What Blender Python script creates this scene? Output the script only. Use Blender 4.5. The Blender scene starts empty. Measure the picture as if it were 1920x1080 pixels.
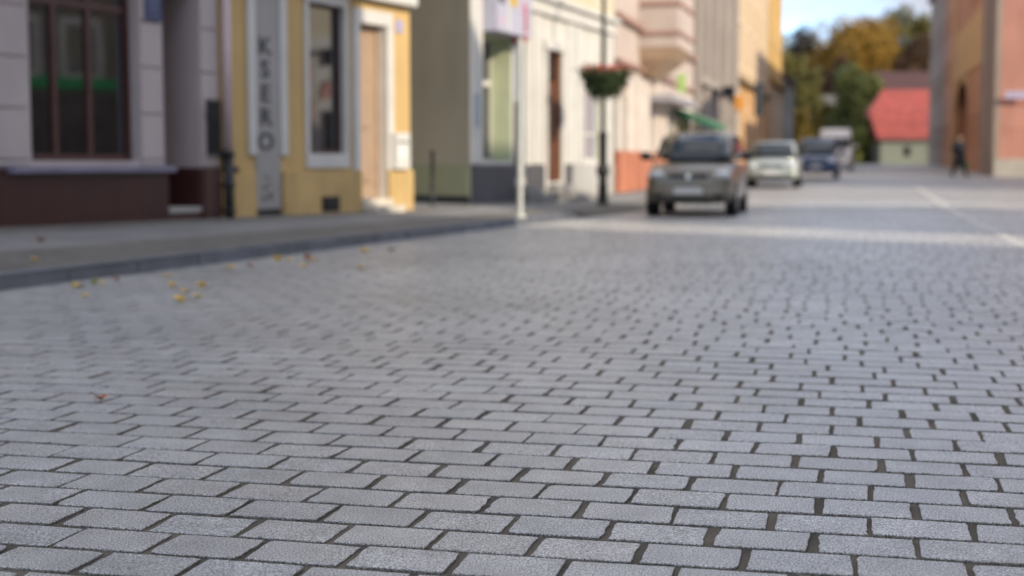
import bpy, bmesh, math, random
import numpy as np
from mathutils import Vector, Matrix
FSTOP = 1.85; SUN_E = 2.0; SKY_E = .15; EXPO = 1.28; CLOUD_OFF = (0, 0, 0)
R = math.radians
SC = bpy.context.scene
COL = SC.collection
random.seed(7); RNG = np.random.default_rng(7)

# ------------------------------------------------------------------ camera
CAM_H = 1.0; F = 2667.0; PITCH = math.atan(235 / 2667)
def ray(px, py):
    fw = Vector((0, math.cos(PITCH), -math.sin(PITCH))); up = Vector((0, math.sin(PITCH), math.cos(PITCH)))
    return Vector((1, 0, 0)) * (px - 960) + up * (540 - py) + fw * F
def at(px, py, Y):
    d = ray(px, py); return Vector((0, 0, CAM_H)) + d * (Y / d.y)
def on_z(px, py, z):
    d = ray(px, py); return Vector((0, 0, CAM_H)) + d * ((z - CAM_H) / d.z)
cam = bpy.data.objects.new('camera', bpy.data.cameras.new('camera')); COL.objects.link(cam)
cam.location = (0, 0, CAM_H); cam.rotation_euler = (math.pi / 2 - PITCH, 0, 0)
cam.data.lens = 50; cam.data.sensor_width = 36; cam.data.clip_end = 3000; cam.data.clip_start = 0.05
cam.data.dof.use_dof = True; cam.data.dof.focus_distance = 3.95; cam.data.dof.aperture_fstop = FSTOP
SC.camera = cam

# ------------------------------------------------------------------ light
SUN_AZ, SUN_EL = R(43), R(27)
S = Vector((math.cos(SUN_AZ) * math.cos(SUN_EL), -math.sin(SUN_AZ) * math.cos(SUN_EL), math.sin(SUN_EL)))
sd = bpy.data.lights.new('sun', 'SUN'); sd.energy = SUN_E; sd.angle = R(0.6); sd.color = (1, .875, .68)
so = bpy.data.objects.new('sun', sd); COL.objects.link(so); so.rotation_euler = S.to_track_quat('Z', 'Y').to_euler()
W = bpy.data.worlds.new('World'); SC.world = W; W.use_nodes = True
nt = W.node_tree; nt.nodes.clear()
def nn(t, k, **kw):
    n = t.nodes.new(k)
    for a, b in kw.items(): setattr(n, a, b)
    return n
out = nn(nt, 'ShaderNodeOutputWorld'); bg = nn(nt, 'ShaderNodeBackground'); sky = nn(nt, 'ShaderNodeTexSky')
sky.sky_type = 'NISHITA'; sky.sun_disc = False; sky.sun_elevation = SUN_EL; sky.sun_rotation = math.atan2(S.x, S.y)
sky.dust_density = .4; sky.air_density = .8; sky.ozone_density = 2.5; sky.altitude = 1500
bg.inputs[1].default_value = SKY_E
tc = nn(nt, 'ShaderNodeTexCoord'); mp = nn(nt, 'ShaderNodeMapping'); mp.inputs['Scale'].default_value = (1, 1, 2.2)
mp.inputs['Location'].default_value = CLOUD_OFF
nz = nn(nt, 'ShaderNodeTexNoise'); nz.inputs['Scale'].default_value = 4.2; nz.inputs['Detail'].default_value = 9; nz.inputs['Roughness'].default_value = .55
rp = nn(nt, 'ShaderNodeValToRGB'); rp.color_ramp.elements[0].position = .36; rp.color_ramp.elements[1].position = .56
mx = nn(nt, 'ShaderNodeMix', data_type='RGBA'); mx.inputs[7].default_value = (2.5, 2.52, 2.7, 1)
L = nt.links.new
sx = nn(nt, 'ShaderNodeSeparateXYZ'); cm = nn(nt, 'ShaderNodeMapRange'); cm.inputs[1].default_value = .08; cm.inputs[2].default_value = .45
cc = nn(nt, 'ShaderNodeMix', data_type='RGBA'); cc.inputs[6].default_value = (1.75, 1.85, 2.15, 1); cc.inputs[7].default_value = (3.6, 3.65, 3.85, 1)
L(tc.outputs['Generated'], sx.inputs[0]); L(sx.outputs[2], cm.inputs[0]); L(cm.outputs[0], cc.inputs[0]); L(cc.outputs[2], mx.inputs[7])
L(tc.outputs['Generated'], mp.inputs[0]); L(mp.outputs[0], nz.inputs['Vector']); L(nz.outputs['Fac'], rp.inputs[0])
L(rp.outputs[0], mx.inputs[0]); L(sky.outputs[0], mx.inputs[6]); L(mx.outputs[2], bg.inputs[0]); L(bg.outputs[0], out.inputs[0])
vs = SC.view_settings; vs.view_transform = 'Standard'; vs.look = 'None'; vs.exposure = EXPO; vs.gamma = 1
SC.render.engine = 'CYCLES'; SC.cycles.use_denoising = True; SC.cycles.max_bounces = 6
try: SC.cycles.denoiser = 'OPENIMAGEDENOISE'
except Exception: pass

# ------------------------------------------------------------------ materials
def new_mat(name):
    m = bpy.data.materials.new(name); m.use_nodes = True
    t = m.node_tree; b = t.nodes['Principled BSDF']; return m, t, b
def paint(name, col, rough=.7, var=.12, scale=1.5, bump=.15, bscale=60, metal=0, spec=.5, coat=0):
    """plain surface: colour with soft mottling and fine relief, in object space"""
    m, t, b = new_mat(name); l = t.links.new
    c = nn(t, 'ShaderNodeTexCoord')
    n1 = nn(t, 'ShaderNodeTexNoise'); n1.inputs['Scale'].default_value = scale; n1.inputs['Detail'].default_value = 6
    n2 = nn(t, 'ShaderNodeTexNoise'); n2.inputs['Scale'].default_value = bscale; n2.inputs['Detail'].default_value = 4
    l(c.outputs['Object'], n1.inputs['Vector']); l(c.outputs['Object'], n2.inputs['Vector'])
    rp = nn(t, 'ShaderNodeValToRGB'); e = rp.color_ramp.elements
    e[0].position = .3; e[1].position = .7
    e[0].color = (*[max(0, x * (1 - var)) for x in col], 1); e[1].color = (*[min(1, x * (1 + var * .8)) for x in col], 1)
    l(n1.outputs['Fac'], rp.inputs[0]); cout = rp.outputs[0]
    if name.endswith(('render', 'plinth', 'base')):      # rain streaks and faint patches on plaster
        m3 = nn(t, 'ShaderNodeMapping'); m3.inputs['Scale'].default_value = (1.0, 1.0, .33); n3 = nn(t, 'ShaderNodeTexNoise'); n3.inputs['Scale'].default_value = 1.6; n3.inputs['Detail'].default_value = 7
        l(c.outputs['Object'], m3.inputs[0]); l(m3.outputs[0], n3.inputs['Vector'])
        r3 = nn(t, 'ShaderNodeMapRange'); r3.inputs[1].default_value = .35; r3.inputs[2].default_value = .62; r3.inputs[3].default_value = .90; r3.inputs[4].default_value = 1.04; l(n3.outputs['Fac'], r3.inputs[0])
        mm = nn(t, 'ShaderNodeMix', data_type='RGBA', blend_type='MULTIPLY'); mm.inputs[0].default_value = 1; l(cout, mm.inputs[6]); l(r3.outputs[0], mm.inputs[7]); cout = mm.outputs[2]
    l(cout, b.inputs['Base Color'])
    b.inputs['Roughness'].default_value = rough; b.inputs['Metallic'].default_value = metal
    b.inputs['Specular IOR Level'].default_value = spec; b.inputs['Coat Weight'].default_value = coat
    if bump:
        bp = nn(t, 'ShaderNodeBump'); bp.inputs['Strength'].default_value = bump; bp.inputs['Distance'].default_value = .01
        l(n2.outputs['Fac'], bp.inputs['Height']); l(bp.outputs[0], b.inputs['Normal'])
    return m
def bricky(name, c1, c2, mortar, bw, bh, rough=.7, gap=.02, rot=0, off=.5):
    """blocks in courses, in object space"""
    m, t, b = new_mat(name); l = t.links.new
    c = nn(t, 'ShaderNodeTexCoord'); mp = nn(t, 'ShaderNodeMapping'); mp.inputs['Rotation'].default_value = (0, 0, rot)
    br = nn(t, 'ShaderNodeTexBrick'); br.offset = off
    br.inputs['Scale'].default_value = 1; br.inputs['Brick Width'].default_value = bw; br.inputs['Row Height'].default_value = bh
    br.inputs['Mortar Size'].default_value = gap; br.inputs['Color1'].default_value = (*c1, 1); br.inputs['Color2'].default_value = (*c2, 1); br.inputs['Mortar'].default_value = (*mortar, 1)
    n = nn(t, 'ShaderNodeTexNoise'); n.inputs['Scale'].default_value = 1.1; n.inputs['Detail'].default_value = 7
    mr = nn(t, 'ShaderNodeMapRange'); mr.inputs[1].default_value = .3; mr.inputs[2].default_value = .7; mr.inputs[3].default_value = .8; mr.inputs[4].default_value = 1.12
    mu = nn(t, 'ShaderNodeMix', data_type='RGBA', blend_type='MULTIPLY'); mu.inputs[0].default_value = 1
    l(c.outputs['Object'], mp.inputs[0]); l(mp.outputs[0], br.inputs['Vector']); l(c.outputs['Object'], n.inputs['Vector'])
    l(n.outputs['Fac'], mr.inputs[0]); l(br.outputs['Color'], mu.inputs[6]); l(mr.outputs[0], mu.inputs[7]); l(mu.outputs[2], b.inputs['Base Color'])
    b.inputs['Roughness'].default_value = rough
    bp = nn(t, 'ShaderNodeBump'); bp.inputs['Strength'].default_value = .5; bp.inputs['Distance'].default_value = .01; bp.invert = True
    l(br.outputs['Fac'], bp.inputs['Height']); l(bp.outputs[0], b.inputs['Normal'])
    return m
def leafy(name, cols, rough=.6):
    """leaves: a colour picked per leaf, drifting in patches"""
    m, t, b = new_mat(name); l = t.links.new
    g = nn(t, 'ShaderNodeNewGeometry'); c = nn(t, 'ShaderNodeTexCoord')
    n = nn(t, 'ShaderNodeTexNoise'); n.inputs['Scale'].default_value = .25; n.inputs['Detail'].default_value = 3
    l(c.outputs['Object'], n.inputs['Vector'])
    ma = nn(t, 'ShaderNodeMath', operation='MULTIPLY_ADD'); ma.inputs[1].default_value = .4; l(g.outputs['Random Per Island'], ma.inputs[0])
    mr = nn(t, 'ShaderNodeMapRange'); mr.inputs[1].default_value = .3; mr.inputs[2].default_value = .7; mr.inputs[3].default_value = 0; mr.inputs[4].default_value = .6
    l(n.outputs['Fac'], mr.inputs[0]); l(mr.outputs[0], ma.inputs[2])
    rp = nn(t, 'ShaderNodeValToRGB'); e = rp.color_ramp.elements
    while len(e) < len(cols): e.new(.5)
    for i, q in enumerate(cols): e[i].position = i / (len(cols) - 1); e[i].color = (*q, 1)
    l(ma.outputs[0], rp.inputs[0]); l(rp.outputs[0], b.inputs['Base Color']); b.inputs['Roughness'].default_value = rough
    return m
def glass(name, col=(.012, .014, .016), rough=.03, ior=1.9):
    m, t, b = new_mat(name); l = t.links.new
    c = nn(t, 'ShaderNodeTexCoord'); n = nn(t, 'ShaderNodeTexNoise'); n.inputs['Scale'].default_value = 1.2
    bp = nn(t, 'ShaderNodeBump'); bp.inputs['Strength'].default_value = .03; bp.inputs['Distance'].default_value = .02
    l(c.outputs['Object'], n.inputs['Vector']); l(n.outputs['Fac'], bp.inputs['Height']); l(bp.outputs[0], b.inputs['Normal'])
    b.inputs['Base Color'].default_value = (*col, 1); b.inputs['Roughness'].default_value = rough; b.inputs['IOR'].default_value = ior
    return m

# ------------------------------------------------------------------ mesh collecting
class MB:
    def __init__(s): s.v = []; s.f = []; s.m = []
    def quad(s, a, b, c, d, mi=0):
        n = len(s.v); s.v += [a, b, c, d]; s.f.append((n, n + 1, n + 2, n + 3)); s.m.append(mi)
    def poly(s, pts, mi=0):
        n = len(s.v); s.v += list(pts); s.f.append(tuple(range(n, n + len(pts)))); s.m.append(mi)
    def box(s, x0, y0, z0, x1, y1, z1, mi=0):
        n = len(s.v)
        s.v += [(x0, y0, z0), (x1, y0, z0), (x1, y1, z0), (x0, y1, z0), (x0, y0, z1), (x1, y0, z1), (x1, y1, z1), (x0, y1, z1)]
        for q in ((0, 3, 2, 1), (4, 5, 6, 7), (0, 1, 5, 4), (1, 2, 6, 5), (2, 3, 7, 6), (3, 0, 4, 7)):
            s.f.append(tuple(n + i for i in q)); s.m.append(mi)
        return s
    def loft(s, rings, mi=0, cap=True):
        n = len(s.v); k = len(rings[0])
        for r in rings: s.v += [tuple(p) for p in r]
        for i in range(len(rings) - 1):
            for j in range(k):
                a = n + i * k + j; b = n + i * k + (j + 1) % k
                s.f.append((a, b, b + k, a + k)); s.m.append(mi)
        if cap:
            s.f.append(tuple(n + j for j in range(k))[::-1]); s.m.append(mi)
            s.f.append(tuple(n + (len(rings) - 1) * k + j for j in range(k))); s.m.append(mi)
        return s
    def lathe(s, prof, seg=20, c=(0, 0, 0), mi=0, cap=True):
        return s.loft([[(c[0] + r * math.cos(2 * math.pi * j / seg), c[1] + r * math.sin(2 * math.pi * j / seg), c[2] + z) for j in range(seg)] for r, z in prof], mi, cap)
    def tube(s, a, b, r0, r1=None, seg=8, mi=0):
        a = Vector(a); b = Vector(b); r1 = r0 if r1 is None else r1
        q = (b - a).to_track_quat('Z', 'Y')
        ring = lambda o, r: [o + q @ Vector((r * math.cos(2 * math.pi * j / seg), r * math.sin(2 * math.pi * j / seg), 0)) for j in range(seg)]
        return s.loft([ring(a, r0), ring(b, r1)], mi)
    def ball(s, c, rx, ry, rz, seg=14, n=8, mi=0):
        th = [min(max(math.pi * i / n, .02), math.pi - .02) for i in range(n + 1)]
        rings = [[(c[0] + rx * math.sin(a) * math.cos(2 * math.pi * j / seg), c[1] + ry * math.sin(a) * math.sin(2 * math.pi * j / seg), c[2] - rz * math.cos(a)) for j in range(seg)] for a in th]
        return s.loft(rings, mi)
    def build(s, name, mats, parent=None, bevel=0, smooth=False, sub=0, loc=None, rz=None, merge=False):
        me = bpy.data.meshes.new(name); me.from_pydata([tuple(p) for p in s.v], [], s.f)
        mats = mats if isinstance(mats, (list, tuple)) else [mats]
        for m in mats: me.materials.append(m)
        if len(mats) > 1: me.polygons.foreach_set('material_index', s.m)
        if bevel or sub or merge:
            bm = bmesh.new(); bm.from_mesh(me); bmesh.ops.remove_doubles(bm, verts=bm.verts, dist=1e-5)
            bmesh.ops.recalc_face_normals(bm, faces=bm.faces)
            if bevel: bmesh.ops.bevel(bm, geom=[e for e in bm.edges if len(e.link_faces) == 2 and e.calc_face_angle(0) > .5], offset=bevel, segments=2, profile=.6, affect='EDGES', clamp_overlap=True)
            bm.to_mesh(me); bm.free()
        if smooth: me.polygons.foreach_set('use_smooth', [True] * len(me.polygons))
        o = bpy.data.objects.new(name, me); COL.objects.link(o)
        if parent: o.parent = parent
        if loc: o.location = loc
        if rz is not None: o.rotation_euler = (0, 0, rz)
        if sub:
            md = o.modifiers.new('sub', 'SUBSURF'); md.levels = md.render_levels = sub
        return o
def tag(o, label=None, cat=None, group=None, kind=None):
    if label: o['label'] = label
    if cat: o['category'] = cat
    if group: o['group'] = group
    if kind: o['kind'] = kind
    return o
def thing(name, label, cat, loc=(0, 0, 0), rz=0, group=None):
    o = bpy.data.objects.new(name, None); COL.objects.link(o); o.location = loc; o.rotation_euler = (0, 0, rz)
    o.empty_display_size = .2
    return tag(o, label, cat, group)
def copy_tree(o, parent=None):
    c = o.copy(); COL.objects.link(c)
    if parent: c.parent = parent
    for ch in list(o.children): copy_tree(ch, c)
    return c
def text_mesh(name, s, size, mat, parent, loc, rot=(math.pi / 2, 0, 0), off=0.0, depth=.004):
    cu = bpy.data.curves.new(name, 'FONT'); cu.body = s; cu.size = size; cu.align_x = 'CENTER'; cu.align_y = 'CENTER'; cu.extrude = depth; cu.offset = off
    t = bpy.data.objects.new(name + '_curve', cu); COL.objects.link(t)
    bpy.context.view_layer.update()
    me = bpy.data.meshes.new_from_object(t.evaluated_get(bpy.context.evaluated_depsgraph_get()))
    bpy.data.objects.remove(t); bpy.data.curves.remove(cu); me.name = name; me.materials.clear(); me.materials.append(mat)
    o = bpy.data.objects.new(name, me); COL.objects.link(o); o.parent = parent; o.location = loc; o.rotation_euler = rot
    return o

# ------------------------------------------------------------------ ground levels
def gz(Y): return float(np.interp(Y, [-500, 28, 34, 50, 75, 95, 115, 150, 400, 2000], [0, 0, .055, .235, .51, .69, .79, .82, .9, .9]))
# ------------------------------------------------------------------ paving
def granite(name):
    m, t, b = new_mat(name); l = t.links.new
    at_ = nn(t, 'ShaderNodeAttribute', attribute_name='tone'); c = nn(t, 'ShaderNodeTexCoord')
    n1 = nn(t, 'ShaderNodeTexNoise'); n1.inputs['Scale'].default_value = 185; n1.inputs['Detail'].default_value = 5; n1.inputs['Roughness'].default_value = .7
    n2 = nn(t, 'ShaderNodeTexNoise'); n2.inputs['Scale'].default_value = 7; n2.inputs['Detail'].default_value = 5
    n3 = nn(t, 'ShaderNodeTexNoise'); n3.inputs['Scale'].default_value = .55; n3.inputs['Detail'].default_value = 6
    n4 = nn(t, 'ShaderNodeTexVoronoi'); n4.inputs['Scale'].default_value = 150
    for n in (n1, n2, n3, n4): l(c.outputs['Object'], n.inputs['Vector'])
    rp = nn(t, 'ShaderNodeValToRGB'); e = rp.color_ramp.elements
    e[0].position = .395; e[0].color = (.07, .068, .068, 1); e[1].position = .605; e[1].color = (.74, .73, .71, 1)
    e.new(.5).color = (.355, .35, .343, 1)
    l(n1.outputs['Fac'], rp.inputs[0])
    sp = nn(t, 'ShaderNodeValToRGB'); e = sp.color_ramp.elements; e[0].position = .0; e[0].color = (.62, .62, .66, 1); e[1].position = .35; e[1].color = (1.05, 1.05, 1.05, 1)
    l(n4.outputs['Distance'], sp.inputs[0])
    m0 = nn(t, 'ShaderNodeMix', data_type='RGBA', blend_type='MULTIPLY'); m0.inputs[0].default_value = 1
    l(rp.outputs[0], m0.inputs[6]); l(sp.outputs[0], m0.inputs[7])
    # whole-stone tone, blotches, and broad dusty areas
    def rng(src, lo, hi, a=.3, z=.7):
        r = nn(t, 'ShaderNodeMapRange'); r.inputs[1].default_value = a; r.inputs[2].default_value = z; r.inputs[3].default_value = lo; r.inputs[4].default_value = hi
        l(src, r.inputs[0]); return r.outputs[0]
    k1 = rng(n2.outputs['Fac'], .84, 1.12); k2 = rng(n3.outputs['Fac'], .80, 1.1)
    mu = nn(t, 'ShaderNodeMath', operation='MULTIPLY'); l(k1, mu.inputs[0]); l(k2, mu.inputs[1])
    m1 = nn(t, 'ShaderNodeMix', data_type='RGBA', blend_type='MULTIPLY'); m1.inputs[0].default_value = 1
    l(m0.outputs[2], m1.inputs[6]); l(mu.outputs[0], m1.inputs[7])
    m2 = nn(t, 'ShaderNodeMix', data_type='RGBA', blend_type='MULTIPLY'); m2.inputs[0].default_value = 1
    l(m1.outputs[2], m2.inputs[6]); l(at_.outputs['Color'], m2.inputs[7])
    # brownish dust
    n5 = nn(t, 'ShaderNodeTexNoise'); n5.inputs['Scale'].default_value = .9; n5.inputs['Detail'].default_value = 8; l(c.outputs['Object'], n5.inputs['Vector'])
    d = rng(n5.outputs['Fac'], 0, .3, .5, .75)
    m3 = nn(t, 'ShaderNodeMix', data_type='RGBA'); m3.inputs[7].default_value = (.27, .235, .20, 1); l(d, m3.inputs[0]); l(m2.outputs[2], m3.inputs[6])
    l(m3.outputs[2], b.inputs['Base Color'])
    b.inputs['Roughness'].default_value = .40; b.inputs['Specular IOR Level'].default_value = .75
    bp = nn(t, 'ShaderNodeBump'); bp.inputs['Strength'].default_value = .55; bp.inputs['Distance'].default_value = .003
    l(n1.outputs['Fac'], bp.inputs['Height']); l(bp.outputs[0], b.inputs['Normal'])
    return m
def sand(name, c0, c1):
    m, t, b = new_mat(name); l = t.links.new; c = nn(t, 'ShaderNodeTexCoord')
    n1 = nn(t, 'ShaderNodeTexNoise'); n1.inputs['Scale'].default_value = 260; n1.inputs['Detail'].default_value = 4
    n2 = nn(t, 'ShaderNodeTexNoise'); n2.inputs['Scale'].default_value = 3.5; n2.inputs['Detail'].default_value = 6
    l(c.outputs['Object'], n1.inputs['Vector']); l(c.outputs['Object'], n2.inputs['Vector'])
    ad = nn(t, 'ShaderNodeMath', operation='MULTIPLY_ADD'); ad.inputs[1].default_value = .55; l(n1.outputs['Fac'], ad.inputs[0])
    m2 = nn(t, 'ShaderNodeMath', operation='MULTIPLY'); m2.inputs[1].default_value = .45; l(n2.outputs['Fac'], m2.inputs[0]); l(m2.outputs[0], ad.inputs[2])
    rp = nn(t, 'ShaderNodeValToRGB'); e = rp.color_ramp.elements; e[0].position = .38; e[0].color = (*c0, 1); e[1].position = .66; e[1].color = (*c1, 1)
    l(ad.outputs[0], rp.inputs[0]); l(rp.outputs[0], b.inputs['Base Color']); b.inputs['Roughness'].default_value = .95
    bp = nn(t, 'ShaderNodeBump'); bp.inputs['Strength'].default_value = .8; bp.inputs['Distance'].default_value = .004
    l(n1.outputs['Fac'], bp.inputs['Height']); l(bp.outputs[0], b.inputs['Normal'])
    return m
M_GRANITE = granite('granite_setts')
M_JOINT = sand('joint_sand', (.038, .033, .027), (.20, .165, .125))
A = R(13.5); DT = Vector((math.sin(A), math.cos(A))); DS = Vector((math.cos(A), -math.sin(A)))    # along the street / along a row
M_FARSETT = bricky('far_setts', (.34, .33, .32), (.30, .29, .28), (.14, .125, .105), .29, .21, .55, .012, A)
M_DIRT = paint('bare_ground', (.16, .15, .13), .95, .2, .5)

KERB = lambda Y: -4.0 + (Y - 11.1) * .357              # road edge on the left
def setts():
    ROW = .205; LEN = .272
    V = []; Fq = []; tones = []
    nv = 0
    t = .6; r = 0; drift = 0
    while t < 36:
        s = -16 + drift + LEN * (.5 * (r % 2) + RNG.uniform(-.07, .07)); drift += RNG.normal(0, .008)
        rowj = RNG.uniform(-.003, .003)
        while s < 18:
            ln = LEN + RNG.normal(0, .003); s0 = s; s += ln
            cx = (s0 + ln / 2) * DS.x + t * DT.x; cy = (s0 + ln / 2) * DS.y + t * DT.y
            if cy < 1.2 or cy > 34.5 or abs(cx) > .36 * cy + 3.6 or cx < KERB(cy) - .35: continue
            g = RNG.uniform(.012, .026); hg = RNG.uniform(.0115, .0150)
            a0 = s0 + g / 2 + RNG.normal(0, .004); a1 = s0 + ln - g / 2; b0 = t + hg; b1 = t + ROW - hg
            near = 2.6 < cy < 8.5 and abs(cx) < .36 * cy + 1.2
            if near: P = [(x, 0.) for x in np.linspace(0, 1, 9)[:-1]] + [(1., y) for y in np.linspace(0, 1, 7)[:-1]] + [(x, 1.) for x in np.linspace(1, 0, 9)[:-1]] + [(0., y) for y in np.linspace(1, 0, 7)[:-1]]
            else: P = [(0, 0), (.5, 0), (1, 0), (1, .5), (1, 1), (.5, 1), (0, 1), (0, .5)]
            P = np.array(P, float); k = len(P)
            q = np.stack([a0 + (a1 - a0) * P[:, 0], b0 + (b1 - b0) * P[:, 1]], 1)
            c = q.mean(0)
            w0, w1 = (.0016, .0009) if near else (.002, .001)
            endm = np.minimum(P[:, 0], 1 - P[:, 0]) < .01
            q[:, 0] += np.where(endm, RNG.normal(0, w0, k), 0); q[:, 1] += np.where(~endm, RNG.normal(0, w1, k), 0)
            skew = RNG.normal(0, .003); q[:, 0] += (P[:, 1] - .5) * skew
            corner = endm & (np.minimum(P[:, 1], 1 - P[:, 1]) < .01)
            pull = np.where(corner, RNG.uniform(.005, .02, k) + np.where(RNG.random(k) < .12, .06, 0), 0)
            q = q + (c - q) * pull[:, None] * np.array([.55, .9])
            z0 = gz(cy) + RNG.normal(0, .0009); tx, ty = RNG.normal(0, .004, 2)
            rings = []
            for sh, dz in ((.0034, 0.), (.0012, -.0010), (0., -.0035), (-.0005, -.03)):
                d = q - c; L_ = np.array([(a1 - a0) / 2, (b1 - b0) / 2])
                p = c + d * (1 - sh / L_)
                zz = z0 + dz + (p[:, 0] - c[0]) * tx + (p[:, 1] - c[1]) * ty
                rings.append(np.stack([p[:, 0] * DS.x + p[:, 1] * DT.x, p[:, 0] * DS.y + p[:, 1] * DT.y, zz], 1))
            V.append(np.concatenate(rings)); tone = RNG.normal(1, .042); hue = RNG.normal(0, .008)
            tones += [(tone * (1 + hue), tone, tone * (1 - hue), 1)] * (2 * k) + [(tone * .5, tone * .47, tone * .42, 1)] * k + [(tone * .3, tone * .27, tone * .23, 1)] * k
            Fq.append(tuple(nv + j for j in range(k)))
            for i in range(3):
                for j in range(k):
                    Fq.append((nv + i * k + j, nv + (i + 1) * k + j, nv + (i + 1) * k + (j + 1) % k, nv + i * k + (j + 1) % k))
            nv += 4 * k
        t += ROW; r += 1
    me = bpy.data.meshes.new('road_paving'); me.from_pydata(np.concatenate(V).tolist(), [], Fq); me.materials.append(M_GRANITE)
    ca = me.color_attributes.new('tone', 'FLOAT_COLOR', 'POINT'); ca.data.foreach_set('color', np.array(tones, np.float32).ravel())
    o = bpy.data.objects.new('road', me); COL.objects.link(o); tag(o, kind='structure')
setts()

def ground():
    b = MB()
    ys = [-400, -60, -10, 1.5] + [5, 9, 13, 17, 21, 25, 28, 31, 34, 34.5, 38, 42, 46, 50, 55, 60, 65, 70, 75, 80, 85, 90, 95, 100, 105, 110, 115, 135, 150, 200, 400, 2000]
    xs = [-2000, -200, -60, -30] + list(np.arange(-20, 21, 4)) + [26, 34, 60, 200, 2000]
    for i in range(len(ys) - 1):
        for j in range(len(xs) - 1):
            y0, y1, x0, x1 = ys[i], ys[i + 1], xs[j], xs[j + 1]
            cy = (y0 + y1) / 2; cx = (x0 + x1) / 2
            mi = 0 if (cy < 34.5 and cy > 1 and abs(cx) < 22) else (1 if abs(cx) < 60 and cy < 160 and cy > -60 else 2)
            b.quad((x0, y0, gz(y0) - .008), (x1, y0, gz(y0) - .008), (x1, y1, gz(y1) - .008), (x0, y1, gz(y1) - .008), mi)
    tag(b.build('ground', [M_JOINT, M_FARSETT, M_DIRT]), kind='structure')
ground()

# ------------------------------------------------------------------ pavement, kerb, pale line
M_KERB = paint('kerb_granite', (.13, .14, .165), .6, .3, 3.0, .4, 120)
M_KERBEND = paint('pale_concrete', (.40, .37, .33), .8, .12, 4)
M_COBBLE = bricky('small_setts', (.25, .23, .20), (.175, .162, .148), (.08, .075, .065), .11, .1, .85, .014, R(-70), .5)
M_SLAB = bricky('paving_slabs', (.24, .234, .23), (.215, .212, .21), (.10, .095, .09), .5, .5, .75, .008, R(-70), .5)
FT = (.454, .891)                                       # run of the pink and yellow fronts
FRONT = lambda Y: -14.0 + .51 * Y
WH0 = Vector((-.77, 26.7)); WHT = Vector((.345, .939))  # white house: corner, run
def pav():
    secs = [((KERB(3), 3), (FRONT(9), 9), .12, .30), ((KERB(8), 8), (FRONT(13.4), 13.4), .12, .29), ((KERB(11.1), 11.1), (FRONT(16.1), 16.1), .12, .276),
            ((KERB(15), 15), (FRONT(19), 19), .12, .25), ((KERB(18), 18), (FRONT(21.2), 21.2), .12, .235), ((KERB(21.5), 21.5), (FRONT(24.05), 24.05), .12, .21),
            ((KERB(25.3), 25.3), (-.77, 26.7), .12, .225), ((KERB(26.2), 26.2), tuple(WH0 + WHT * 1.6), .03, .225), ((KERB(28), 28), tuple(WH0 + WHT * 4), .025, .23),
            ((KERB(32), 32), tuple(WH0 + WHT * 7), .06, .235), ((4.6, 37), (2.7, 36.5), .13, .25), ((6.4, 45), (4.8, 45), .22, .30), ((10.2, 60), (8.55, 60), .38, .42), ((18.6, 95), (17.3, 95), .72, .74), ((24, 117), (22.8, 117), .82, .83)]
    b = MB(); fr = [0, .055, .40, .80, 1]; mats = [0, 0, 1, 0]
    P = lambda s, f: (s[0][0] + (s[1][0] - s[0][0]) * f, s[0][1] + (s[1][1] - s[0][1]) * f, s[2] + (s[3] - s[2]) * f)
    for i in range(len(secs) - 1):
        for j in range(4):
            b.quad(P(secs[i], fr[j]), P(secs[i], fr[j + 1]), P(secs[i + 1], fr[j + 1]), P(secs[i + 1], fr[j]), mats[j])
    # a little past the fronts, under the door steps, and the gap between the yellow and the white house
    for i in range(len(secs) - 1):
        p, q = secs[i][1], secs[i + 1][1]
        b.quad((*p, secs[i][3]), (p[0] - 1.6, p[1] + .8, secs[i][3]), (q[0] - 1.6, q[1] + .8, secs[i + 1][3]), (*q, secs[i + 1][3]), 0)
    b.quad((-1.73, 24.05, .214), (-8, 27.2, .214), (-8, 30, .229), (-.77, 26.7, .229), 1)
    tag(b.build('pavement', [M_COBBLE, M_SLAB]), kind='structure')
pav()
def kerb():
    Y = 2.5; d = Vector((.357, 1)).normalized(); n = Vector((-d.y, d.x))
    b = MB(); L_ = .98
    while True:
        p = Vector((KERB(Y), Y)); q = p + d * L_
        if q.y > 25.5: break
        j = random.uniform(-.006, .006); h = .128 + random.uniform(-.004, .004)
        pts = lambda o, zt: [(o.x + n.x * -.004, o.y + n.y * -.004, -.05), (o.x + n.x * .004, o.y + n.y * .004, zt - .022), (o.x + n.x * .022, o.y + n.y * .022, zt), (o.x + n.x * .16, o.y + n.y * .16, zt + .004), (o.x + n.x * .16, o.y + n.y * .16, -.05)]
        b.loft([pts(p + n * j, h), pts(q + n * j, h)]); Y = q.y + .018
    tag(b.build('kerb', M_KERB), kind='structure')
    p = Vector((KERB(Y), Y)); b = MB(); q = p + d * .7
    pts = lambda o, zt: [(o.x, o.y, -.05), (o.x + n.x * .004, o.y + n.y * .004, zt - .02), (o.x + n.x * .02, o.y + n.y * .02, zt), (o.x + n.x * .3, o.y + n.y * .3, zt + .006), (o.x + n.x * .3, o.y + n.y * .3, -.05)]
    b.loft([pts(p, .13), pts((p + q) / 2, .10), pts(q, .035)])
    tag(b.build('kerb_end', M_KERBEND), kind='structure')
kerb()
M_LINE = bricky('pale_setts', (.62, .60, .56), (.52, .50, .47), (.2, .19, .17), .2, .2, .7, .012, A)
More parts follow.
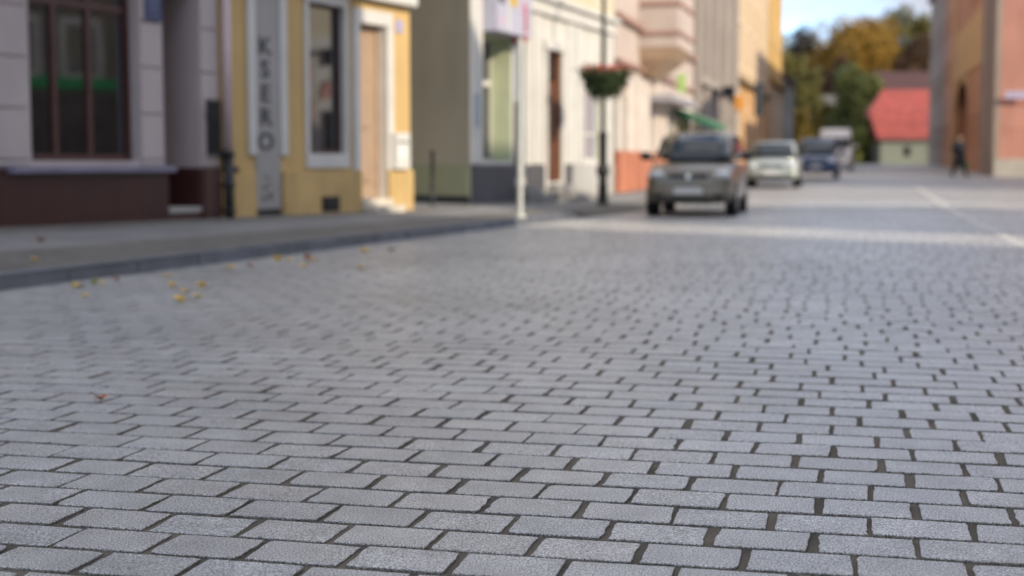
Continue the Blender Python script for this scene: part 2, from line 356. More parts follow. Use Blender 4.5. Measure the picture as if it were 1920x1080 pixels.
def line():
    b = MB(); p0 = Vector((5.85, 16.2)); d = Vector((math.sin(A), math.cos(A))); n = Vector((d.y, -d.x))
    ks = np.arange(-8, 33, 2)
    for a, c in zip(ks[:-1], ks[1:]):
        p = p0 + d * a; q = p0 + d * c
        b.quad((*p, gz(p.y) + .006), (*(p + n * .16), gz(p.y) + .006), (*(q + n * .16), gz(q.y) + .006), (*q, gz(q.y) + .006))
    tag(b.build('road_marking', M_LINE), kind='structure')
line()

# ------------------------------------------------------------------ fallen leaves
LEAFM = {k: paint('leaf_' + k, c, .6, .25, 30, 0) for k, c in dict(yellow=(.88, .56, .10), pale=(.86, .64, .28), green=(.38, .42, .05), red=(.42, .13, .05), brown=(.34, .19, .08)).items()}
def leaf(px, py, col, size, label, z=0.0):
    p = on_z(px, py, z); b = MB(); size *= 1.25
    prof = [(.0, .0), (.28, .22), (.36, .5), (.24, .78), (0, 1.0)]
    r = random.uniform(-.5, .5); cu = random.uniform(.2, .5)
    for sgn in (-1, 1):
        for (w0, l0), (w1, l1) in zip(prof[:-1], prof[1:]):
            f = lambda w, l: (sgn * w * size, (l - .5) * size, size * (cu * w * 2.2 + .38 * (2 * l - 1) ** 2) + .004)
            b.quad(f(0, l0), f(w0, l0), f(w1, l1), f(0, l1))
    b.tube((0, -.5 * size, 0.38 * size + .004), (.02, -.8 * size, .1 * size + .004), .0016, .001, 5)
    o = b.build('fallen_leaf', LEAFM[col], smooth=True, loc=(p.x, p.y, z + .002), rz=random.uniform(0, 6.28))
    tag(o, label, 'leaf', 'fallen autumn leaves')
kl = lambda x: 545 - .1255 * x
for a in [(140, 541, 'yellow', .085, 'large orange leaf by the kerb, leftmost of those in the gutter'), (150, 540, 'brown', .07, 'brownish leaf touching the large orange leaf by the kerb'),
          (177, 535, 'green', .085, 'yellow green leaf lying against the kerb'), (192, 536, 'pale', .07, 'pale leaf just right of the yellow green leaf'),
          (219, 527, 'red', .065, 'reddish leaf in the gutter, right of the yellow green leaf'), (159, 560, 'pale', .07, 'single pale leaf on the setts below the orange gutter leaf'),
          (323, 540, 'yellow', .08, 'yellow leaf, upper left of the loose cluster on the road'), (348, 549, 'yellow', .07, 'yellow leaf in the middle of the loose cluster on the road'),
          (379, 540, 'yellow', .08, 'yellow leaf, upper right of the loose cluster on the road'), (339, 568, 'yellow', .10, 'biggest yellow leaf, lowest of the loose cluster on the road'),
          (371, 561, 'pale', .08, 'pale leaf, lower right of the loose cluster on the road'), (314, 520, 'yellow', .07, 'small yellow leaf in the gutter above the loose cluster'),
          (431, 505, 'yellow', .08, 'flat yellow leaf at the foot of the kerb, right of the cluster'), (468, 501, 'red', .07, 'small rust leaf at the foot of the kerb'),
          (521, 490, 'yellow', .10, 'golden leaf at the kerb, left of the red leaf'), (543, 492, 'pale', .09, 'pale leaf between the golden and the red leaf'),
          (577, 489, 'red', .12, 'dark red leaf at the kerb, largest of its kind'), (588, 491, 'yellow', .09, 'yellow leaf tucked against the dark red leaf'),
          (570, 503, 'pale', .09, 'pale leaf on the setts below the dark red leaf'), (683, 474, 'yellow', .11, 'golden leaf far along the kerb'),
          (676, 506, 'pale', .09, 'lone pale leaf out on the road beyond the red leaf'), (733, 472, 'brown', .09, 'brown leaf farthest along the kerb'),
          (190, 752, 'red', .05, 'tiny rust leaf on the near setts at left')]: leaf(*a)
leaf(77, 455, 'brown', .09, 'brown leaf on the pavement slabs', .205); leaf(65, 491, 'yellow', .07, 'yellow leaf on the pavement near the kerb', .145)
# ------------------------------------------------------------------ houses
M_GLASS = glass('window_glass', ior=2.3); M_DARKGLASS = glass('dark_glass', (.006, .007, .008), .05, 1.6)
M_WHITE = paint('white_trim', (.58, .565, .53), .65, .07, 2); M_DARK = paint('dark_void', (.012, .011, .010), .9, .3, 3)
M_BROWN = paint('brown_frame', (.075, .026, .02), .5, .25, 6); M_IRON = paint('black_iron', (.014, .014, .015), .5, .3, 20)
M_ROOF = bricky('roof_tiles', (.28, .10, .06), (.20, .075, .05), (.08, .035, .025), .25, .3, .8, .02)
M_GREYPL = paint('dark_grey_plinth', (.085, .083, .092), .7, .15, 2)
class House:
    def __init__(s, name, label, cat, O, t, z0, L, H, D, mat, jamb=None, openings=(), roof=True, roofmat=None, group=None, rise=3.0):
        s.t = Vector(t).normalized(); s.O = Vector(O); s.z0 = z0; s.L = L; s.H = H; s.D = D
        s.nin = Vector((-s.t.y, s.t.x))
        s.e = thing(name, label, cat, (O[0], O[1], z0), math.atan2(s.t.y, s.t.x), group)
        s.mat = mat; s.jamb = jamb or mat; s.op = list(openings); s.roof = roof; s.roofmat = roofmat or M_ROOF; s.rise = rise; s.extra = []; s.sk = 0
    def uz(s, px, py, off=0):
        d = ray(px, py); d2 = Vector((d.x, d.y)); k = (off - (Vector((0, 0)) - s.O).dot(s.nin)) / d2.dot(s.nin)
        p = d * k; return (Vector((p.x, p.y)) - s.O).dot(s.t), p.z + CAM_H - s.z0
    def u(s, px, off=0): return s.uz(px, 305, off)[0]
    def z(s, px, py, off=0): return s.uz(px, py, off)[1]
    def walls(s):
        us = sorted({0, s.L, *[o[0] for o in s.op], *[o[2] for o in s.op]}); zs = sorted({-.7, s.H, *[o[1] for o in s.op], *[o[3] for o in s.op]})
        b = MB()
        for i in range(len(us) - 1):
            for j in range(len(zs) - 1):
                cu, cz = (us[i] + us[i + 1]) / 2, (zs[j] + zs[j + 1]) / 2
                if any(o[0] < cu < o[2] and o[1] < cz < o[3] for o in s.op): continue
                b.quad((us[i], 0, zs[j]), (us[i + 1], 0, zs[j]), (us[i + 1], 0, zs[j + 1]), (us[i], 0, zs[j + 1]))
        for o in s.op:
            a0, c0, a1, c1, d = o[:5]; ji = o[5] if len(o) > 5 else 1
            b.quad((a0, 0, c0), (a0, 0, c1), (a0, d, c1), (a0, d, c0), ji); b.quad((a1, 0, c0), (a1, d, c0), (a1, d, c1), (a1, 0, c1), ji)
            b.quad((a0, 0, c1), (a1, 0, c1), (a1, d, c1), (a0, d, c1), ji); b.quad((a0, 0, c0), (a0, d, c0), (a1, d, c0), (a1, 0, c0), ji)
            b.quad((a0, d, c0), (a0, d, c1), (a1, d, c1), (a1, d, c0), 2)
        L, D, H = s.L, s.D, s.H
        k = s.sk * D; b.quad((0, 0, -.7), (0, 0, H), (k, D, H), (k, D, -.7)); b.quad((L, 0, -.7), (L, D, -.7), (L, D, H), (L, 0, H))
        b.quad((k, D, -.7), (k, D, H), (L, D, H), (L, D, -.7)); b.quad((0, 0, H), (L, 0, H), (L, D, H), (k, D, H))
        s.wall = b.build('wall', [s.mat, s.jamb, M_DARK] + s.extra, s.e)
        if s.roof:
            b = MB(); r = s.rise; e = .4
            b.loft([[(-.02, -e, H), (L + .02, -e, H), (L + .02, D + e, H), (k - .02, D + e, H)], [(-.02, -e, H + .12), (L + .02, -e, H + .12), (L + .02, D + e, H + .12), (k - .02, D + e, H + .12)], [(k / 2 - .02, D / 2 - .1, H + r), (L + .02, D / 2 - .1, H + r), (L + .02, D / 2 + .1, H + r), (k / 2 - .02, D / 2 + .1, H + r)]])
            b.build('roof', s.roofmat, s.e)
        return s
    def parts(s, name, boxes, mat, bevel=.008):
        for q in boxes: MB().box(*q).build(name, mat, s.e, bevel=bevel)
    def box(s, name, u0, z0, u1, z1, y0, y1, mat, bevel=.006, parent=None):
        return MB().box(u0, y0, z0, u1, y1, z1).build(name, mat, parent or s.e, bevel=bevel)
    def frame(s, name, u0, z0, u1, z1, w, y0, y1, mat, bottom=True, vs=(), hs=(), bw=None):
        b = MB(); bw = bw or w
        b.box(u0, y0, z0, u0 + w, y1, z1); b.box(u1 - w, y0, z0, u1, y1, z1); b.box(u0 + w, y0, z1 - w, u1 - w, y1, z1)
        if bottom: b.box(u0 + w, y0, z0, u1 - w, y1, z0 + w)
        for v in vs: b.box(v - bw / 2, y0 + .004, z0 + (w if bottom else 0), v + bw / 2, y1, z1 - w)
        xs = [u0 + w] + [e for v in sorted(vs) for e in (v - bw / 2, v + bw / 2)] + [u1 - w]
        for h in hs:
            for a, c in zip(xs[::2], xs[1::2]): b.box(a, y0 + .006, h - bw / 2, c, y1, h + bw / 2)
        return b.build(name, mat, s.e, bevel=.005)
    def window(s, u0, z0, u1, z1, d=.16, w=.07, mat=None, gl=None, vs=(), hs=(), sill=None, surround=None, sw=.14, bw=None, label=None):
        f = s.frame('window', u0, z0, u1, z1, w, d - .07, d - .005, mat or M_WHITE, True, vs, hs, bw)
        if label: f['label'] = label
        s.box('pane', u0 + w * .6, z0 + w * .6, u1 - w * .6, z1 - w * .6, d - .03, d - .012, gl or M_GLASS, 0, f)
        if sill: s.box('sill', u0 - .06, z0 - .06, u1 + .06, z0 - .002, -.07, d - .075, sill, .005, f)
        if surround:
            o = s.frame('surround', u0 - sw, z0 - sw * .9, u1 + sw, z1 + sw, sw - .003, -.045, .012, surround); o.parent = f
        return f
    def doorway(s, u0, z0, u1, z1, d, mat, panels=True, transom=None, knob=True):
        w = .07; f = s.frame('door', u0, z0, u1, z1, w, d - .09, d - .02, mat, False)
        zt = transom or z1 - w
        s.box('leaf', u0 + w, z0 + .01, u1 - w, zt - .01, d - .06, d - .012, mat, .004, f)
        if panels:
            b = MB(); h = zt - z0
            for a, c in ((.10, .36), (.42, .93)): b.box(u0 + w + .12, d - .085, z0 + h * a, u1 - w - .12, d - .055, z0 + h * c)
            b.build('panel', mat, f, bevel=.015)
        if transom: s.box('transom_pane', u0 + w, zt + .03, u1 - w, z1 - w, d - .05, d - .02, M_DARKGLASS, 0, f)
        if knob: MB().lathe([(.012, 0), (.02, .01), (.022, .05), (.01, .06)], 10).build('handle', M_IRON, f, smooth=True, loc=(u0 + w + .08, d - .065, z0 + 1.05)).rotation_euler = (math.pi / 2, 0, 0)
        return f

# --- pinkish grey shop front at far left
M_PINKGREY = paint('pinkish_render', (.47, .40, .39), .8, .07, .9, .25, 90)
M_MAROON = bricky('maroon_tiles', (.066, .022, .019), (.050, .017, .015), (.03, .015, .015), .62, .34, .32, .006)
M_BLUESILL = paint('bluish_sill', (.20, .19, .26), .4, .2, 3)
h = House('shop_house', 'pinkish grey house front with maroon tiled base and wide brown shop window, at far left', 'house', (FRONT(10), 10), FT, .25, 9, 9.5, 9, M_PINKGREY)
PK = h; h.L = h.u(409)
uw0, uw1 = h.u(60), h.u(262); zw = h.z(160, 301); ud0, ud1 = h.u(309), h.u(376); zp = h.z(200, 312)
zd = h.z(340, 389)
h.op = [(uw0, zw, uw1, 3.45, .20), (ud0, zd, ud1, 3.1, .85)]
h.walls()
ur = lambda x: h.u(x, .15)
h.window(uw0, zw, uw1, 3.45, .20, .075, M_BROWN, M_GLASS, vs=(ur(105), ur(170)), hs=(h.z(170, 12, .15),), bw=.085)
h.doorway(ud0, zd, ud1, 3.1, .84, M_BROWN)
b = MB()
for a0, a1 in ((0, ud0), (ud1, h.L)): MB().box(a0, -.06, -.3, a1, -.001, zp - .02).build('plinth', M_MAROON, h.e, bevel=.006)
b.box(ud0 + .004, -.015, -.3, ud1 - .004, .5, zd - .072)
b.box(ud1 - .012, .0, zd + .0, ud1 - .002, .74, zp - .02)
b.build('door_plinth', M_MAROON, h.e, bevel=.006)
h.box('door_step', ud0 + .002, zd - .07, ud1 - .002, zd - .003, -.02, .8, paint('step_stone', (.38, .37, .34), .8), .01)
b = MB(); b.box(h.u(5), -.17, zp - .075, h.u(312), .0 - .002, zp); b.build('sill', M_BLUESILL, h.e, bevel=.012)
g0 = h.z(30, 203)
for a0, a1 in ((0, h.u(52)), (h.u(264), h.u(306)), (h.u(377), h.L)):
    k = -3; b = MB()
    while True:
        za = g0 + k * .585 + .012; zb = za + .561; k += 1
        if zb < zp + .05: continue
        if za > 3.3: break
        b.box(a0 + .004, -.028, max(za, zp + .01), a1 - .004, -.001, zb)
    b.build('pilaster', M_PINKGREY, h.e, bevel=.008)
h.box('cornice', 0, 3.75, h.L, 4.0, -.25, -.001, M_PINKGREY, .04)
M_PLAQUE = paint('blue_enamel', (.045, .06, .14), .35, .1, 5); M_PALE = paint('pale_lettering', (.55, .58, .66), .6, .05, 5)
def wall_thing(hh, name, label, cat, u0, z0, u1, z1, mat, dy=.03, y=-.03, bevel=.006, group=None):
    p = hh.O + hh.t * u0 + hh.nin * y
    e = thing(name, label, cat, (p.x, p.y, hh.z0 + z0), math.atan2(hh.t.y, hh.t.x), group)
    MB().box(0, -dy, 0, u1 - u0, 0, z1 - z0).build('board', mat, e, bevel=bevel); return e, u1 - u0, z1 - z0
e, w, hh_ = wall_thing(h, 'wall_plaque', 'blue enamel plaque on the pinkish pilaster beside the shop window', 'plaque', h.u(273), h.z(290, 41), h.u(304), h.z(290, -45), M_PLAQUE, .02)
b = MB()
for k, (f, q) in enumerate(((.72, .8), (.58, .62), (.42, .74), (.26, .5))): b.box(w * (.5 - q / 2.4), -.024, hh_ * f, w * (.5 + q / 2.4), -.0205, hh_ * f + .035)
b.build('lettering', paint('faint_lettering', (.13, .15, .24), .5), e)
e, w, hh_ = wall_thing(h, 'notice_board', 'narrow black notice board on the last pinkish pilaster before the drainpipe', 'notice board', h.u(385), h.z(397, 291), h.u(408), h.z(397, 187), paint('black_board', (.018, .018, .022), .35, .2, 5), .05)
MB().box(.03, -.056, .04, w - .03, -.0505, hh_ - .04).build('glazing', M_DARKGLASS, e)

# --- yellow house
M_YELLOW = paint('yellow_render', (.56, .38, .155), .8, .09, .8, .25, 80); M_YELLOWPL = paint('yellow_plinth', (.55, .375, .155), .8, .14, 1.6, .35, 60)
uY = PK.L; OY = PK.O + PK.t * (uY + .01)
h = House('yellow_house', 'yellow rendered house front with a tall brown door and one white framed window', 'house', OY, FT, .225, 9, 9.0, 9, M_YELLOW, jamb=M_WHITE); YE = h
h.L = h.u(769)
wx = (h.u(579), h.z(608, 288), h.u(646), h.z(608, 8)); dx = (h.u(673), h.z(700, 372), h.u(724), h.z(690, 45))
h.op = [(*wx, .13), (*dx, .22)]
h.walls()
h.window(*wx, .13, .05, M_BROWN, M_GLASS, hs=(), bw=.05)
b = MB(); s = .15; u0, z0, u1, z1 = wx
b.box(u0 - .10, -.05, z0 - .22, u1 + .10, .0 - .001, z0 - .002); b.box(u0 - .10, -.04, z0, u0 - .002, -.001, z1); b.box(u1 + .002, -.04, z0, u1 + .10, -.001, z1); b.box(u0 - .10, -.04, z1 + .001, u1 + .10, -.001, z1 + .22)
b.build('window_surround', M_WHITE, h.e, bevel=.008)
u0, z0, u1, z1 = dx; M_TAN = paint('tan_door', (.36, .25, .17), .6, .12, 4)
h.doorway(u0, z0, u1, z1, .215, M_TAN)
zpl = h.z(600, 320)
b = MB(); b.box(h.u(661), -.05, zpl, u0 - .002, -.001, z1); b.box(u1 + .002, -.05, zpl, h.u(735), -.001, z1); b.box(h.u(661), -.05, z1 + .001, h.u(735), -.001, h.z(700, 20))
b.build('door_surround', M_WHITE, h.e, bevel=.01)
h.box('cornice', 0, 3.35, h.L, 3.6, -.18, -.001, M_WHITE, .03)
b = MB()
for a0, a1 in ((0, h.u(474)), (h.u(527), h.u(662)), (h.u(662), u0 - .002), (u1 + .002, h.L)): MB().box(a0, -.065, -.4, a1, -.001, zpl - .002).build('plinth', M_YELLOWPL, h.e, bevel=.01)
MSTEP = paint('worn_step', (.55, .50, .42), .85, .2, 5)
b = MB(); b.box(u0 - .03, -.12, -.3, u1 + .03, .21, z0 - .003); b.box(u0 - .06, -.34, -.3, u1 + .06, -.122, z0 - .11); b.build('door_step', MSTEP, h.e, bevel=.012)
h.parts('pilaster', [(h.u(p), -.05, h.z(500, 291), h.u(q), -.001, 3.3) for p, q in ((464, 478), (524, 537))], M_WHITE)
vu0, vu1, vz0, vz1 = h.u(596), h.u(628), h.z(612, 396), h.z(612, 368)
b = MB(); b.box(vu0, -.085, vz0, vu1, -.066, vz1); g = b.build('vent_grille', M_IRON, h.e, bevel=.004)
b = MB()
for k in range(7): b.box(vu0 + .02, -.095, vz0 + .025 + k * (vz1 - vz0 - .05) / 7, vu1 - .02, -.086, vz0 + .045 + k * (vz1 - vz0 - .05) / 7)
b.build('slats', M_IRON, g)
# drainpipe at the joint of the two fronts
b = MB(); pu = h.u(427, -.09); zj = h.z(427, 282, -.09)
b.tube((pu, -.10, zj), (pu, -.10, 3.3), .062, seg=14); dp = b.build('drainpipe', paint('pink_pipe', (.55, .43, .43), .6), h.e, smooth=True)
b = MB(); b.tube((pu, -.10, -.2), (pu, -.10, zj), .075, seg=14)
for q in (.12, zj * .5, zj - .05): b.tube((pu, -.10, q - .03), (pu, -.10, q + .03), .092, seg=14)
b.tube((pu + .03, -.12, zj * .72), (pu + .14, -.14, zj * .72), .045, seg=10); b.build('cast_iron_base', M_IRON, dp, smooth=True)
# KSERO board
M_GREYB = paint('grey_sign_panel', (.33, .315, .30), .6, .08, 1.2); M_INK = paint('dark_ink', (.035, .035, .045), .6, .1, 5)
e, w, hh_ = wall_thing(h, 'vertical_sign', 'tall grey panel lettered KSERO downward between white pilasters', 'sign', h.u(478), h.z(500, 392), h.u(524), 3.3, M_GREYB, .018, -.004)
zb = h.z(500, 392)
for ch, y in zip('KSERO', (88, 131.5, 177, 221, 267)):
    text_mesh('lettering', ch, .34, M_INK, e, (w * .40, -.021, h.z(495, y) - zb), off=.007).scale = (1.4, 1, 1)
b = MB()
for (x, y, sx, sy) in ((.34, 352, .10, .045), (.52, 345, .07, .03), (.42, 333, .16, .02), (.30, 372, .09, .05), (.55, 368, .12, .06)):
    zc = h.z(500, y) - zb; b.poly([(w * x + sx * .5 * math.cos(a) * (1 + .2 * math.sin(3 * a)), -.0195, zc + sy * math.sin(a)) for a in np.linspace(0, 6.28, 13)[:-1]])
b.build('printed_marks', paint('faded_print', (.14, .125, .115), .7), e)
MB().box(0, -.012, -.13, w, .002, -.006).build('painted_shadow', M_IRON, e)  # solid black strip standing in for the shadow below the panel
e, w, hh_ = wall_thing(h, 'letter_box', 'white metal letter box with papers on the sunlit strip right of the tan door', 'letter box', h.u(729), h.z(740, 317), h.u(756), h.z(740, 249), M_WHITE, .09, -.052, .012)
MB().box(.04, -.094, hh_ * .72, w - .04, -.0905, hh_ * .76).build('slot', M_IRON, e); MB().box(.07, -.093, hh_ * .3, w * .7, -.0905, hh_ * .6).build('notice', paint('pale_paper', (.7, .72, .68)), e)
e, w, hh_ = wall_thing(h, 'house_number', 'small pale violet house number plate high on the yellow wall right of the door', 'number plate', h.u(744), h.z(750, 62), h.u(755), h.z(750, 38), paint('violet_enamel', (.36, .36, .58), .4), .015, -.004)

# --- white corner house with the olive side wall
M_WHITEW = paint('white_render', (.58, .56, .51), .8, .05, 1, .2, 80); M_CREAM = paint('cream_render', (.58, .51, .37), .8, .05, 1, .2, 80)
M_OLIVE = paint('olive_render', (.52, .47, .35), .9, .12, .7, .5, 40); M_OLIVEG = paint('green_base_paint', (.42, .43, .27), .85, .1, 1, .3, 50)
h = House('corner_house', 'white and cream corner house with an olive side wall and a dark brown door', 'house', WH0, WHT, .225, 10.8, 9.0, 9, M_WHITEW, jamb=paint('pale_green_jamb', (.50, .54, .36), .7)); WH = h
h.L = h.u(1148)
sw = (h.u(905), h.z(930, 302), h.u(959), h.z(905, 62), .50); sd_ = (h.u(963), h.z(972, 334), h.u(985), h.z(965, 78), .16, 4); bd = (h.u(1023), h.z(1035, 340), h.u(1050), h.z(1030, 94), .16, 3)
rw = (h.u(1092), h.z(1105, 302), h.u(1121), h.z(1100, 172), .10)
h.op = [sw, sd_, bd, rw]; h.sk = .47; M_OAK = paint('dark_oak', (.15, .060, .028), .45, .3, 6); h.extra = [paint('brown_jamb', (.24, .10, .05), .6), paint('grey_jamb', (.26, .28, .31), .6)]
h.walls()
zt = h.z(920, 151)
h.window(*sw[:4], .5, .05, M_WHITE, M_GLASS, hs=(zt,), bw=.11)
h.window(*rw[:4], .1, .06, M_WHITE, glass('bright_glass', (.30, .30, .34), .05, 1.7), hs=(h.z(1105, 252),), bw=.06, surround=M_WHITE, sw=.12)
f = h.frame('door', *sd_[:4], .06, .08, .155, paint('grey_door_frame', (.24, .26, .29), .6), False); zt = h.z(972, 192)
h.box('leaf', sd_[0] + .06, sd_[1], sd_[2] - .06, zt, .10, .15, paint('black_door', (.02, .018, .02), .45), .004, f)
h.box('fanlight_panel', sd_[0] + .06, zt + .01, sd_[2] - .06, sd_[3] - .06, .11, .15, paint('grey_panel', (.25, .27, .30), .5), .004, f)
h.doorway(*bd[:4], .155, M_OAK, transom=h.z(1035, 150))
b = MB(); u0, z0, u1, z1 = bd[:4]
b.box(u0 - .16, -.06, 0, u0 - .002, -.001, z1); b.box(u1 + .002, -.06, 0, u1 + .16, -.001, z1); b.box(u0 - .2, -.09, z1 + .001, u1 + .2, -.001, z1 + .2); b.build('door_surround', M_WHITE, h.e, bevel=.012)
MSTG = paint('step_grey', (.27, .26, .25), .85, .2, 4)
for (a, c) in ((bd[0] - .1, bd[2] + .1), (sd_[0], sd_[2])):
    b = MB(); b.box(a, -.34, -.3, c, .15, .30); b.box(a - .06, -.68, -.3, c + .06, -.342, .15); b.build('door_step', MSTG, h.e, bevel=.012)
zg = h.z(920, 309)
h.parts('plinth', [(a, -.05, -.4, c, -.001, zg) for a, c in ((0, sd_[0] - .01), (sd_[2] + .01, bd[0] - .17), (bd[2] + .17, h.u(1070)))], M_GREYPL)
b = MB(); b.box(h.u(1071), -.05, -.4, h.L, -.001, zg + .01); b.build('pale_plinth', paint('pale_grey_plinth', (.42, .41, .39), .8, .1), h.e, bevel=.008)
zc = h.z(1000, 22)
b = MB(); b.box(0, -.10, zc, h.L, -.001, zc + .28); b.box(0, -.20, zc + .281, h.L, -.001, zc + .40); b.build('cornice', M_WHITE, h.e, bevel=.02)
h.box('upper_wall', 0, zc + .41, h.L, 8.6, -.03, -.001, M_CREAM, 0)
h.parts('pilaster', [(h.u(a), -.035, zg + .012, h.u(c), -.001, zc - .002) for a, c in ((880.5, 903), (1000, 1012), (1062, 1074), (1078, 1087), (1126, 1132), (1136, 1147))], M_WHITE)
# side wall skin
zo = h.z(883, 309)
def skin_(nm, th, z0_, z1_, m):
    q = [(-th, .03), (-.001, .03), (.47 * h.D - .001, h.D), (.47 * h.D - th, h.D)]
    MB().loft([[(x, y, z0_) for x, y in q], [(x, y, z1_) for x, y in q]]).build(nm, m, h.e)
skin_('side_wall', .02, zo + .001, 8.6, M_OLIVE); skin_('green_base', .05, .15, zo, M_OLIVEG); skin_('black_base', .055, -.4, .149, M_IRON)
# things on it
M_LAV = paint('lavender_board', (.42, .42, .52), .5, .05, 3); M_RED = paint('red_sign', (.46, .075, .11), .5, .1, 4)
e, w, hh_ = wall_thing(h, 'shop_fascia', 'lavender white fascia board with a yellow square, over the shop window of the corner house', 'shop sign', h.u(904), h.z(904, 58), h.u(969), h.z(904, -70), M_LAV, .32, -.002, .015)
MB().box(w * .36, -.328, hh_ * .42, w * .55, -.322, hh_ * .62).build('yellow_square', paint('yellow_print', (.55, .36, .03)), e); MB().box(w * .03, -.328, hh_ * .42, w * .2, -.322, hh_ * .98).build('dark_panel', paint('grey_print', (.11, .11, .11)), e)
MB().box(w * .28, -.332, .02, w * .335, -.322, hh_ - .02).build('white_strip', M_WHITE, e); MB().box(w * .72, -.328, hh_ * .35, w * .8, -.322, hh_ * .55).build('red_mark', paint('pink_print', (.55, .25, .33)), e)
MB().box(w * .08, -.328, hh_ * .1, w * .14, -.322, hh_ * .22).build('red_mark', paint('pink_print_b', (.60, .34, .42)), e)
pu = h.u(978, -.25); p = h.O + h.t * pu
e = thing('blade_sign', 'narrow red and white sign sticking out beside the lavender fascia', 'shop sign', (p.x, p.y, h.z0 + h.z(978, 80, -.25)), math.atan2(h.t.y, h.t.x))
hz = h.z(978, 12, -.25) - h.z(978, 80, -.25)
b = MB(); b.box(-.03, -.36, 0, .03, -.06, hz * .2); b.box(-.03, -.36, hz * .27, .03, -.06, hz); b.build('red_panel', M_RED, e, bevel=.006)
MB().box(-.032, -.365, hz * .2, .032, -.055, hz * .27).build('white_band', M_WHITE, e); MB().box(-.012, -.055, hz * .85, .012, -.001, hz * .88).build('bracket', M_IRON, e)
e, w, hh_ = wall_thing(h, 'info_board', 'pale blue grey notice strip on the corner pilaster left of the shop window', 'notice board', h.u(887), h.z(892, 238), h.u(895), h.z(892, 175), paint('blue_grey_board', (.34, .40, .44), .5), .03, -.036)

# --- bay window house
M_ROSE = paint('rose_render', (.50, .415, .365), .8, .06, 1, .2, 60); M_REDBAND = paint('red_brown_band', (.33, .20, .165), .75, .1, 2); M_ORANGE = paint('orange_base', (.46, .17, .095), .75, .12, 1.5)
LT = Vector((.25, 1)).normalized()
def on_row(Y): return Vector((.25 * Y - 6.45, Y))
def row_house(name, label, x0, x1, H, mat, **k):
    f = lambda x: 6.45 / (.25 - (x - 960) / 2667)
    Y0 = f(x0); h = House(name, label, 'house', on_row(Y0), LT, gz(Y0) + .14, 5, H, 9, mat, **k); h.L = h.u(x1); return h
def sash(h, u0, u1, z0, z1, **k): h.op.append((u0, z0, u1, z1, .16)); return (u0, z0, u1, z1)
M_PALEROSE = paint('pale_rose', (.60, .53, .47), .8)
h = row_house('bay_house', 'rose coloured house with a jutting bay and orange painted base', 1151, 1299, 11, M_ROSE, jamb=M_WHITE); BAY = h
h.op = []; ws = []
for a, c, y0, y1 in ((1156, 1170, 292, 178), (1214, 1222, 292, 180)): ws.append((sash(h, h.u(a), h.u(c), h.z(a, y0), h.z(a, y1))))
dd = (h.u(1248), .2, h.u(1262), 2.9); h.op.append((*dd, .25))
for u0 in (.8, 9.5, 12): ws.append(sash(h, u0, u0 + 1.1, 5.4, 7.4)); ws.append(sash(h, u0, u0 + 1.1, 8.3, 10.1))
h.walls()
for w in ws: h.window(*w, .16, .07, M_WHITE, M_GLASS, vs=((w[0] + w[2]) / 2,), sill=M_WHITE)
h.doorway(*dd, .24, M_BROWN)
for k, (a, c) in enumerate(((1151, 1156), (1171, 1184), (1190, 1200), (1203, 1212), (1224, 1232), (1238, 1246), (1264, 1272), (1282, 1290))): MB().box(h.u(a), -.10, h.z(1180, 285), h.u(c), -.001, 3.1).build('pilaster', M_PALEROSE, h.e, bevel=.02)
zs_ = h.z(1165, 283)
for a, c in ((1151, 1171), (1173, 1184), (1186, 1212), (1222, 1246), (1263, 1299)): MB().box(h.u(a), -.14, -.4, h.u(c), -.001, zs_).build('plinth', M_ORANGE, h.e, bevel=.01)
b = MB(); zb = h.z(1151, 32); b.box(0, -.16, zb, h.L, -.001, zb + .16); b.box(0, -.12, 3.3, h.L, -.001, 3.42); b.build('cornice', M_REDBAND, h.e, bevel=.02)
u0, u1 = h.u(1196), h.u(1196) + 3.1; zb = h.z(1196, 88); P_ = 1.12
bay = MB().box(u0, -P_, zb, u1, -.001, 9.8).build('bay', M_ROSE, h.e, bevel=.02)
MB().loft([[(u0 + .5, -.3, zb - .75), (u1 - .5, -.3, zb - .75), (u1 - .5, -.002, zb - .75), (u0 + .5, -.002, zb - .75)], [(u0 + .15, -P_ * .75, zb - .3), (u1 - .15, -P_ * .75, zb - .3), (u1 - .15, -.002, zb - .3), (u0 + .15, -.002, zb - .3)], [(u0, -P_, zb - .002), (u1, -P_, zb - .002), (u1, -.002, zb - .002), (u0, -.002, zb - .002)]]).build('console', paint('tan_console', (.46, .33, .22), .8), bay)
for q in (zb + .32, zb + 1.12, zb + 3.6): MB().box(u0 - .05, -P_ - .05, q, u1 + .05, -.001, q + .13).build('band', M_REDBAND, bay, bevel=.02)
for q in (zb + 1.6, zb + 4.0):
    MB().box(u0 + .6, -P_ - .02, q, u1 - .6, -P_ - .003, q + 1.7).build('bay_window', M_GLASS, bay); MB().box(u0 - .012, -P_ + .3, q, u0 - .003, -.3, q + 1.7).build('side_window', M_GLASS, bay)
h.box('canopy', h.u(1213), 2.55, h.u(1262), 2.75, -.75, -.001, paint('grey_canopy', (.33, .32, .35), .6), .02)
M_LIME = paint('lime_sign', (.40, .58, .20), .5, .06, 3); M_TEAL = paint('green_awning', (.025, .16, .09), .7, .1, 3)
def blade(hh, name, label, px, py, wpx, hpx, off, mat, cat='shop sign'):
    u, z = hh.uz(px, py, off); p = hh.O + hh.t * u; k = p.y / 2667
    e = thing(name, label, cat, (p.x, p.y, hh.z0 + z - hpx * k / 2), math.atan2(hh.t.y, hh.t.x)); w = wpx * k
    MB().box(-.05, off - w / 2, 0, .05, off + w / 2, hpx * k).build('panel', mat, e, bevel=.02)
    MB().tube((0, off + w / 2 - .01, hpx * k * .8), (0, -.001, hpx * k * .8), .02).build('bracket', M_IRON, e); return e
